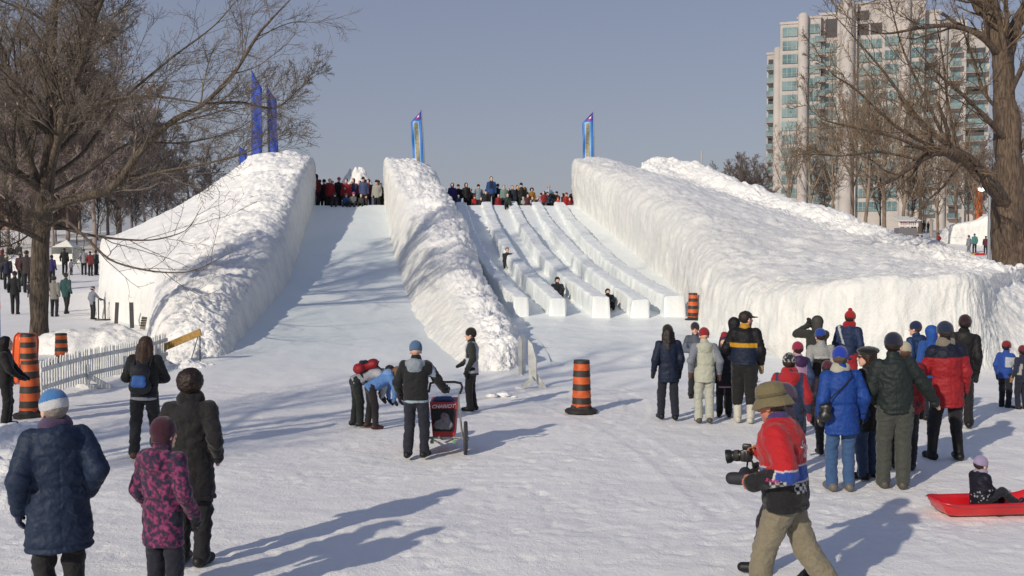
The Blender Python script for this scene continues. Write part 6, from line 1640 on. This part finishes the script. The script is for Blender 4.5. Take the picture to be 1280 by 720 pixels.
# --- riders on their way down
def rider(px, tp, d, face, label, **k):
    x = at(px, 340, d).x; z = float(zf(d)) + .05
    return person((x, d, z), face, k.pop('H', 1.45), label, None, lod=2, sit=.12, stance=((-.12, .68, -.06), (.12, .70, -.06)), arms=('lap', 'lap'), trousers='15161a', **k)
rider(634, 322, 42.0, 180, 'dark clad rider sliding upright down the first narrow lane', jacket='1e222a', hair='2a1c18')
rider(697, 352, 36.0, 180, 'dark clad rider leaning back in the second narrow lane', jacket='1a1c20', hat=('toque', '16161a'), lean=-38, H=1.6)
rider(761, 368, 34.4, 180, 'rider in black peeping out beside the third ice curb', jacket='17181c', hat=('toque', '141416'), lean=-50, H=1.5)

# ---------------------------------------------------------------- things people carry or wear on top
PACK_D = flat('dark_nylon_bag', '20222a', .7, bump=.2); PACK_B = flat('blue_patch', '3f6fb4', .6); PACK_R = flat('red_nylon', 'a01f26', .6, bump=.2); STRAPM = flat('strap_webbing', '141417', .8)
def backpack(owner, w, h, d, m, pocket, label, zc=.26, ang=0.0):
    i = root_info[owner.name]; s = i['s']; fr = i['SPN']
    r = empty('backpack', owner.location, label, 'backpack'); r.rotation_euler = owner.rotation_euler
    def pt(x, y, z): return fr.w(np.array((x, y, z)) * s)
    V, Q, _ = sdf_mesh([cap(np.array((-w / 2 + .06, -.225, zc - h / 2 + .07)) * s, np.array((w / 2 - .06, -.225, zc - h / 2 + .07)) * s, .085 * s, .085 * s, fr), cap(np.array((-w / 2 + .08, -.215, zc + h / 2 - .08)) * s, np.array((w / 2 - .08, -.215, zc + h / 2 - .08)) * s, .078 * s, .078 * s, fr),
                        cap(np.array((0, -.22, zc - h / 2 + .08)) * s, np.array((0, -.22, zc + h / 2 - .08)) * s, .12 * s, .11 * s, Fr(fr.o, fr.R, (1, .8, 1)))], .012, .05, fold=.008, seed=3)
    link('bag_body', mesh('bag_body', V, Q), m, r)
    V, Q, _ = sdf_mesh([cap(np.array((-.05, -.305, zc - .06)) * s, np.array((.05, -.305, zc - .06)) * s, .055 * s, .055 * s, fr), cap(np.array((-.05, -.295, zc + .02)) * s, np.array((.05, -.295, zc + .02)) * s, .045 * s, .045 * s, fr)], .010, .03, seed=4)
    link('front_pocket', mesh('front_pocket', V, Q), pocket, r)
    for sx in (-1, 1):
        mb = MB(); mb.tube([pt(sx * .11, -.17, zc + h / 2 - .03), pt(sx * .125, -.06, .535), pt(sx * .13, .10, .50), pt(sx * .14, .155, .36), pt(sx * .17, .10, .16), pt(sx * .15, -.15, zc - h / 2 + .05)], .017 * s, 6); mb.build('shoulder_strap', STRAPM, r)
    mb = MB(); mb.tube([pt(-.03, -.2, zc + h / 2), pt(0, -.22, zc + h / 2 + .05), pt(.03, -.2, zc + h / 2)], .008, 6); mb.build('grab_loop', STRAPM, r)
    return r
backpack(bw, .26, .36, .2, PACK_D, PACK_B, 'small dark backpack with blue patch worn by the long haired walker', zc=.22)
backpack(bA, .34, .46, .2, PACK_R, PACK_D, 'red and black backpack on the back of the bending person', zc=.28)
# purse of the royal blue coat
i = root_info[bl.name]; s = i['s']; fr = i['SPN']
r = empty('shoulder_bag', bl.location, 'black shoulder bag hanging on the royal blue coat', 'bag'); r.rotation_euler = bl.rotation_euler
pt = lambda x, y, z: fr.w(np.array((x, y, z)) * s)
V, Q, _ = sdf_mesh([cap(pt(-.285, -.13, .02), pt(-.225, -.165, .02), .05, .05), cap(pt(-.29, -.13, .12), pt(-.22, -.165, .12), .035, .035), cap(pt(-.27, -.14, .0), pt(-.24, -.15, .13), .06, .04)], .009, .03, fold=.004, seed=2); link('bag_body', mesh('bag_body', V, Q), PLAIN_BLACK, r)
mb = MB(); mb.tube([pt(-.26, -.15, .14), pt(-.16, -.165, .26), pt(-.02, -.175, .38), pt(.08, -.15, .49), pt(.11, -.03, .545), pt(.10, .10, .50)], .008, 6); mb.build('strap', STRAPM, r)
# camera in the photographer's hand
h = wpos(ph, np.array(inf['hand'][1]))
cm = empty('camera', h, 'black camera with long zoom lens held out by the photographer', 'camera', rz=rad(70))
mb = MB(); mb.box((0, .03, .02), (.145, .075, .10), bev=.012); mb.box((0, .035, .085), (.06, .07, .04), bev=.01); mb.box((-.06, .055, .015), (.03, .05, .09), bev=.012); mb.build('camera_body', PLAIN_BLACK, cm)
Ml = Matrix.Rotation(rad(-100), 3, 'X')
mb = MB(); mb.lathe([(0, 0), (.040, 0), (.041, .03), (.046, .035), (.046, .07), (.042, .075), (.042, .09), (.054, .105), (.057, .14), (.052, .14), (.048, .11), (0, .105)], 24, c=(0, .06, .015), M=Ml); ln = mb.build('lens', PLAIN_BLACK, cm)
mb = MB(); mb.lathe([(.047, .038), (.0475, .05), (.047, .068)], 24, c=(0, .06, .015), M=Ml); mb.build('grip_ring', RUB, ln)
mb = MB(); mb.tube([(-.08, .02, .06), (-.14, -.03, -.02), (-.12, -.04, -.13), (-.05, .0, -.17), (.03, .04, -.13), (.075, .03, .04)], .008, 6); mb.build('strap', STRAPM, cm)
V, Q, _ = sdf_mesh([cap((-.10, .02, -.14), (.03, .05, -.14), .055, .050), cap((-.13, .03, -.15), (-.11, .14, -.16), .05, .048)], .009, .02, fold=.005, seed=6); link('lens_pouch', mesh('lens_pouch', V, Q), PACK_D, cm)
# lettering on the racing jacket, laid on the cloth
def cloth_text(owner, txt, size, origin, right, up, m, name, italic=.25, bold=.01):
    i = root_info[owner.name]; jo = i['jobj']; me = jo.data
    bv = BVHTree.FromPolygons([v.co for v in me.vertices], [p.vertices[:] for p in me.polygons])
    cu = bpy.data.curves.new(name, 'FONT'); cu.body = txt; cu.size = size; cu.shear = italic; cu.offset = bold * size; cu.resolution_u = 3
    to = bpy.data.objects.new(name, cu); COL.objects.link(to); dg = bpy.context.evaluated_depsgraph_get(); tm = bpy.data.meshes.new_from_object(to.evaluated_get(dg)); COL.objects.unlink(to); bpy.data.objects.remove(to)
    import bmesh
    bm = bmesh.new(); bm.from_mesh(tm); bmesh.ops.triangulate(bm, faces=bm.faces[:]); bmesh.ops.subdivide_edges(bm, edges=[e for e in bm.edges if e.calc_length() > size * .25], cuts=2); 
    R, U, O = Vector(right).normalized(), Vector(up).normalized(), Vector(origin); n = R.cross(U)
    for v in bm.verts:
        p = O + R * v.co.x + U * v.co.y
        hit = bv.ray_cast(p + n * .5, -n)
        v.co = hit[0] + n * .006 if hit[0] is not None else p
    bm.to_mesh(tm); bm.free(); o = link(name, tm, m, jo); return o
LW = flat('print_white', 'd4ccd4', .6, bump=0); LM = flat('print_magenta', 'b81f6a', .6, bump=0)
s = inf['s']; fr = inf['SPN']; W_ = lambda x, y, z: Vector(fr.w(np.array((x, y, z)) * s))
ax = lambda x, y, z: Vector(np.array((x, y, z)) @ fr.R)
cloth_text(ph, 'Snap-on', .088, W_(-.135, -.25, .375), ax(.93, -.30, -.28), ax(.25, 0, .95), LW, 'lettering', .3)
cloth_text(ph, 'Racing', .07, W_(-.085, -.25, .300), ax(.93, -.30, -.28), ax(.25, 0, .95), LW, 'lettering', .4)
cloth_text(ph, 'Racing', .040, W_(-.5, .06, .165), ax(0, -1, -.06), ax(0, -.06, 1), LM, 'lettering', .35)
cloth_text(ph, 'Snap', .034, W_(-.4, .135, .40), ax(0, -.5, .85), ax(0, -.85, -.5), LW, 'lettering', .2)

# ---------------------------------------------------------------- red jogging stroller
g = on_ground(566, 566); SX, SY = g.x, g.y
def STP(px, py, dy=0): q = at(px, py, SY + dy); return Vector((q.x - SX, dy, q.z))
st = empty('stroller', (SX, SY, 0), 'red and black jogging stroller pushed across the packed snow', 'stroller')
ALU = flat('brushed_tube', 'a9a9a6', .35, metal=.6); SRED = flat('stroller_red', 'a8202a', .55, bump=.2); MESHM = flat('dark_mesh', '1c1c20', .8, bump=.3); TYRE = flat('tyre_rubber', '3a3a3c', .8); SPOKE = flat('spoke_steel', 'a0a0a2', .3, metal=.7); BLUEB = flat('blanket_blue', '3c527c', .8, bump=.3); WB = flat('pale_bundle', '77757a', .8, bump=.3)
mb = MB()
for sx, px0, px1 in ((-1, 534, 534), (1, 573, 578)):
    mb.tube([STP(px1, 545, 0), STP(px0, 500, -.1), STP(px0 + sx * 1, 490, -.2)], .014, 8); mb.tube([STP(px0, 548, 0), STP(px0 - sx * 5, 548, .75)], .014, 8)
mb.tube([STP(531, 547, 0), STP(581, 547, 0)], .016, 8); mb.tube([STP(540, 549, .1), STP(550, 554, .9), STP(552, 560, 1.05)], .014, 8); mb.tube([STP(566, 549, .1), STP(554, 554, .9), STP(552, 560, 1.05)], .014, 8); mb.build('frame', ALU, st)
mb = MB(); mb.tube([STP(536, 490, -.2), STP(538, 479, -.28), STP(545, 477.5, -.3), STP(568, 477.5, -.3), STP(576, 479, -.28), STP(578, 484, -.24), STP(575, 492, -.2)], .017, 10); mb.build('handlebar', PLAIN_BLACK, st)
def seatbox(z, w, y0): return None
c0 = [STP(537, 503, 0), STP(571, 503, 0), STP(568, 547, 0), STP(541, 547, 0)]
def panel(pts, th, m, name, parent, off=0.0):
    mb = MB(); n = len(pts); v = [p + Vector((0, off, 0)) for p in pts] + [p + Vector((0, off + th, 0)) for p in pts]
    mb.add(v, [tuple(range(n)), tuple(range(n, 2 * n))[::-1]] + [(j, j + n, (j + 1) % n + n, (j + 1) % n) for j in range(n)]); return mb.build(name, m, parent)
body = panel(c0, .55, SRED, 'seat_shell', st)
win = panel([STP(539, 511), STP(569.5, 511), STP(566.5, 539), STP(542, 539)], .02, MESHM, 'mesh_window', st, -.021)
V, Q, _ = sdf_mesh([ell(STP(556, 520, -.02), (.05, .02, .05)), ell(STP(553, 530, -.02), (.115, .022, .065)), cap(STP(546, 533, -.02), STP(563, 531, -.02), .03, .04), cap(STP(558, 523, -.02), STP(560, 532, -.02), .03, .03)], .008, .05, fold=.02, seed=5); link('bundled_toddler', mesh('bundled_toddler', V, Q), WB, st)
mb = MB(); a_ = STP(556.5, 517, -.056); b_ = STP(554, 527, -.056); mb.beam(a_, b_, .012, .008, up=(0, 1, 0)); mb.build('harness', SRED, st)
V, Q, _ = sdf_mesh([cap(STP(546, 500, .12), STP(562, 499, .12), .05, .045), cap(STP(544, 503, .2), STP(565, 502, .2), .05, .05)], .01, .03, fold=.012, seed=8); link('blanket', mesh('blanket', V, Q), BLUEB, st)
def wheel(c, R_, axis_x=1, w=.045):
    t = MB(); M = Matrix.Rotation(rad(90), 3, 'Y'); t.lathe([(R_ - .045, -w * .4), (R_ - .01, -w * .5), (R_, 0), (R_ - .01, w * .5), (R_ - .045, w * .4), (R_ - .045, -w * .4)], 40, c=c, M=M); 
    hub = MB(); hub.tube([Vector(c) - Vector((.05, 0, 0)), Vector(c) + Vector((.05, 0, 0))], .028, 12)
    for k in range(14):
        a = 2 * math.pi * k / 14; hub.tube([Vector(c) + Vector((.02 * (-1) ** k, 0, 0)), Vector(c) + Vector((0, math.cos(a), math.sin(a))) * (R_ - .04)], .0035, 4)
    w_ = hub.build('wheel', SPOKE, st)
    t.build('tyre', TYRE, w_); rm = MB(); rm.lathe([(R_ - .06, -.012), (R_ - .044, -.014), (R_ - .044, .014), (R_ - .06, .012), (R_ - .06, -.012)], 40, c=c, M=M); rm.build('rim', ALU, w_)
cr = STP(582, 548, 0); R0 = cr.z - .005
wheel(tuple(cr), .25); cl = STP(529, 548, 0); wheel(tuple(cl), .25)
cf_ = STP(552, 560, 1.0); wheel((cf_.x, 1.0, .20), .20)
for sx, px in ((-1, 540), (1, 568)):
    mb = MB(); q = STP(px, 548, -.05); mb.box(tuple(q - Vector((0, 0, .05))), (.05, .03, .05), bev=.008); mb.build('reflector', flat('reflector_green', '6a9a5a', .4), st)
cu = bpy.data.curves.new('lettering', 'FONT'); cu.body = 'CHARIOT'; cu.size = .072; cu.shear = .25; cu.offset = .002; cu.align_x = 'CENTER'; cu.extrude = .002
to = bpy.data.objects.new('lettering_curve', cu); COL.objects.link(to); tm = bpy.data.meshes.new_from_object(to.evaluated_get(bpy.context.evaluated_depsgraph_get())); bpy.data.objects.remove(to)
lo_ = link('lettering', tm, LW, st); lo_.rotation_euler = (rad(90), rad(-2), 0); lo_.location = STP(554, 510, -.006); lo_.scale = (1.05, 1, 1)
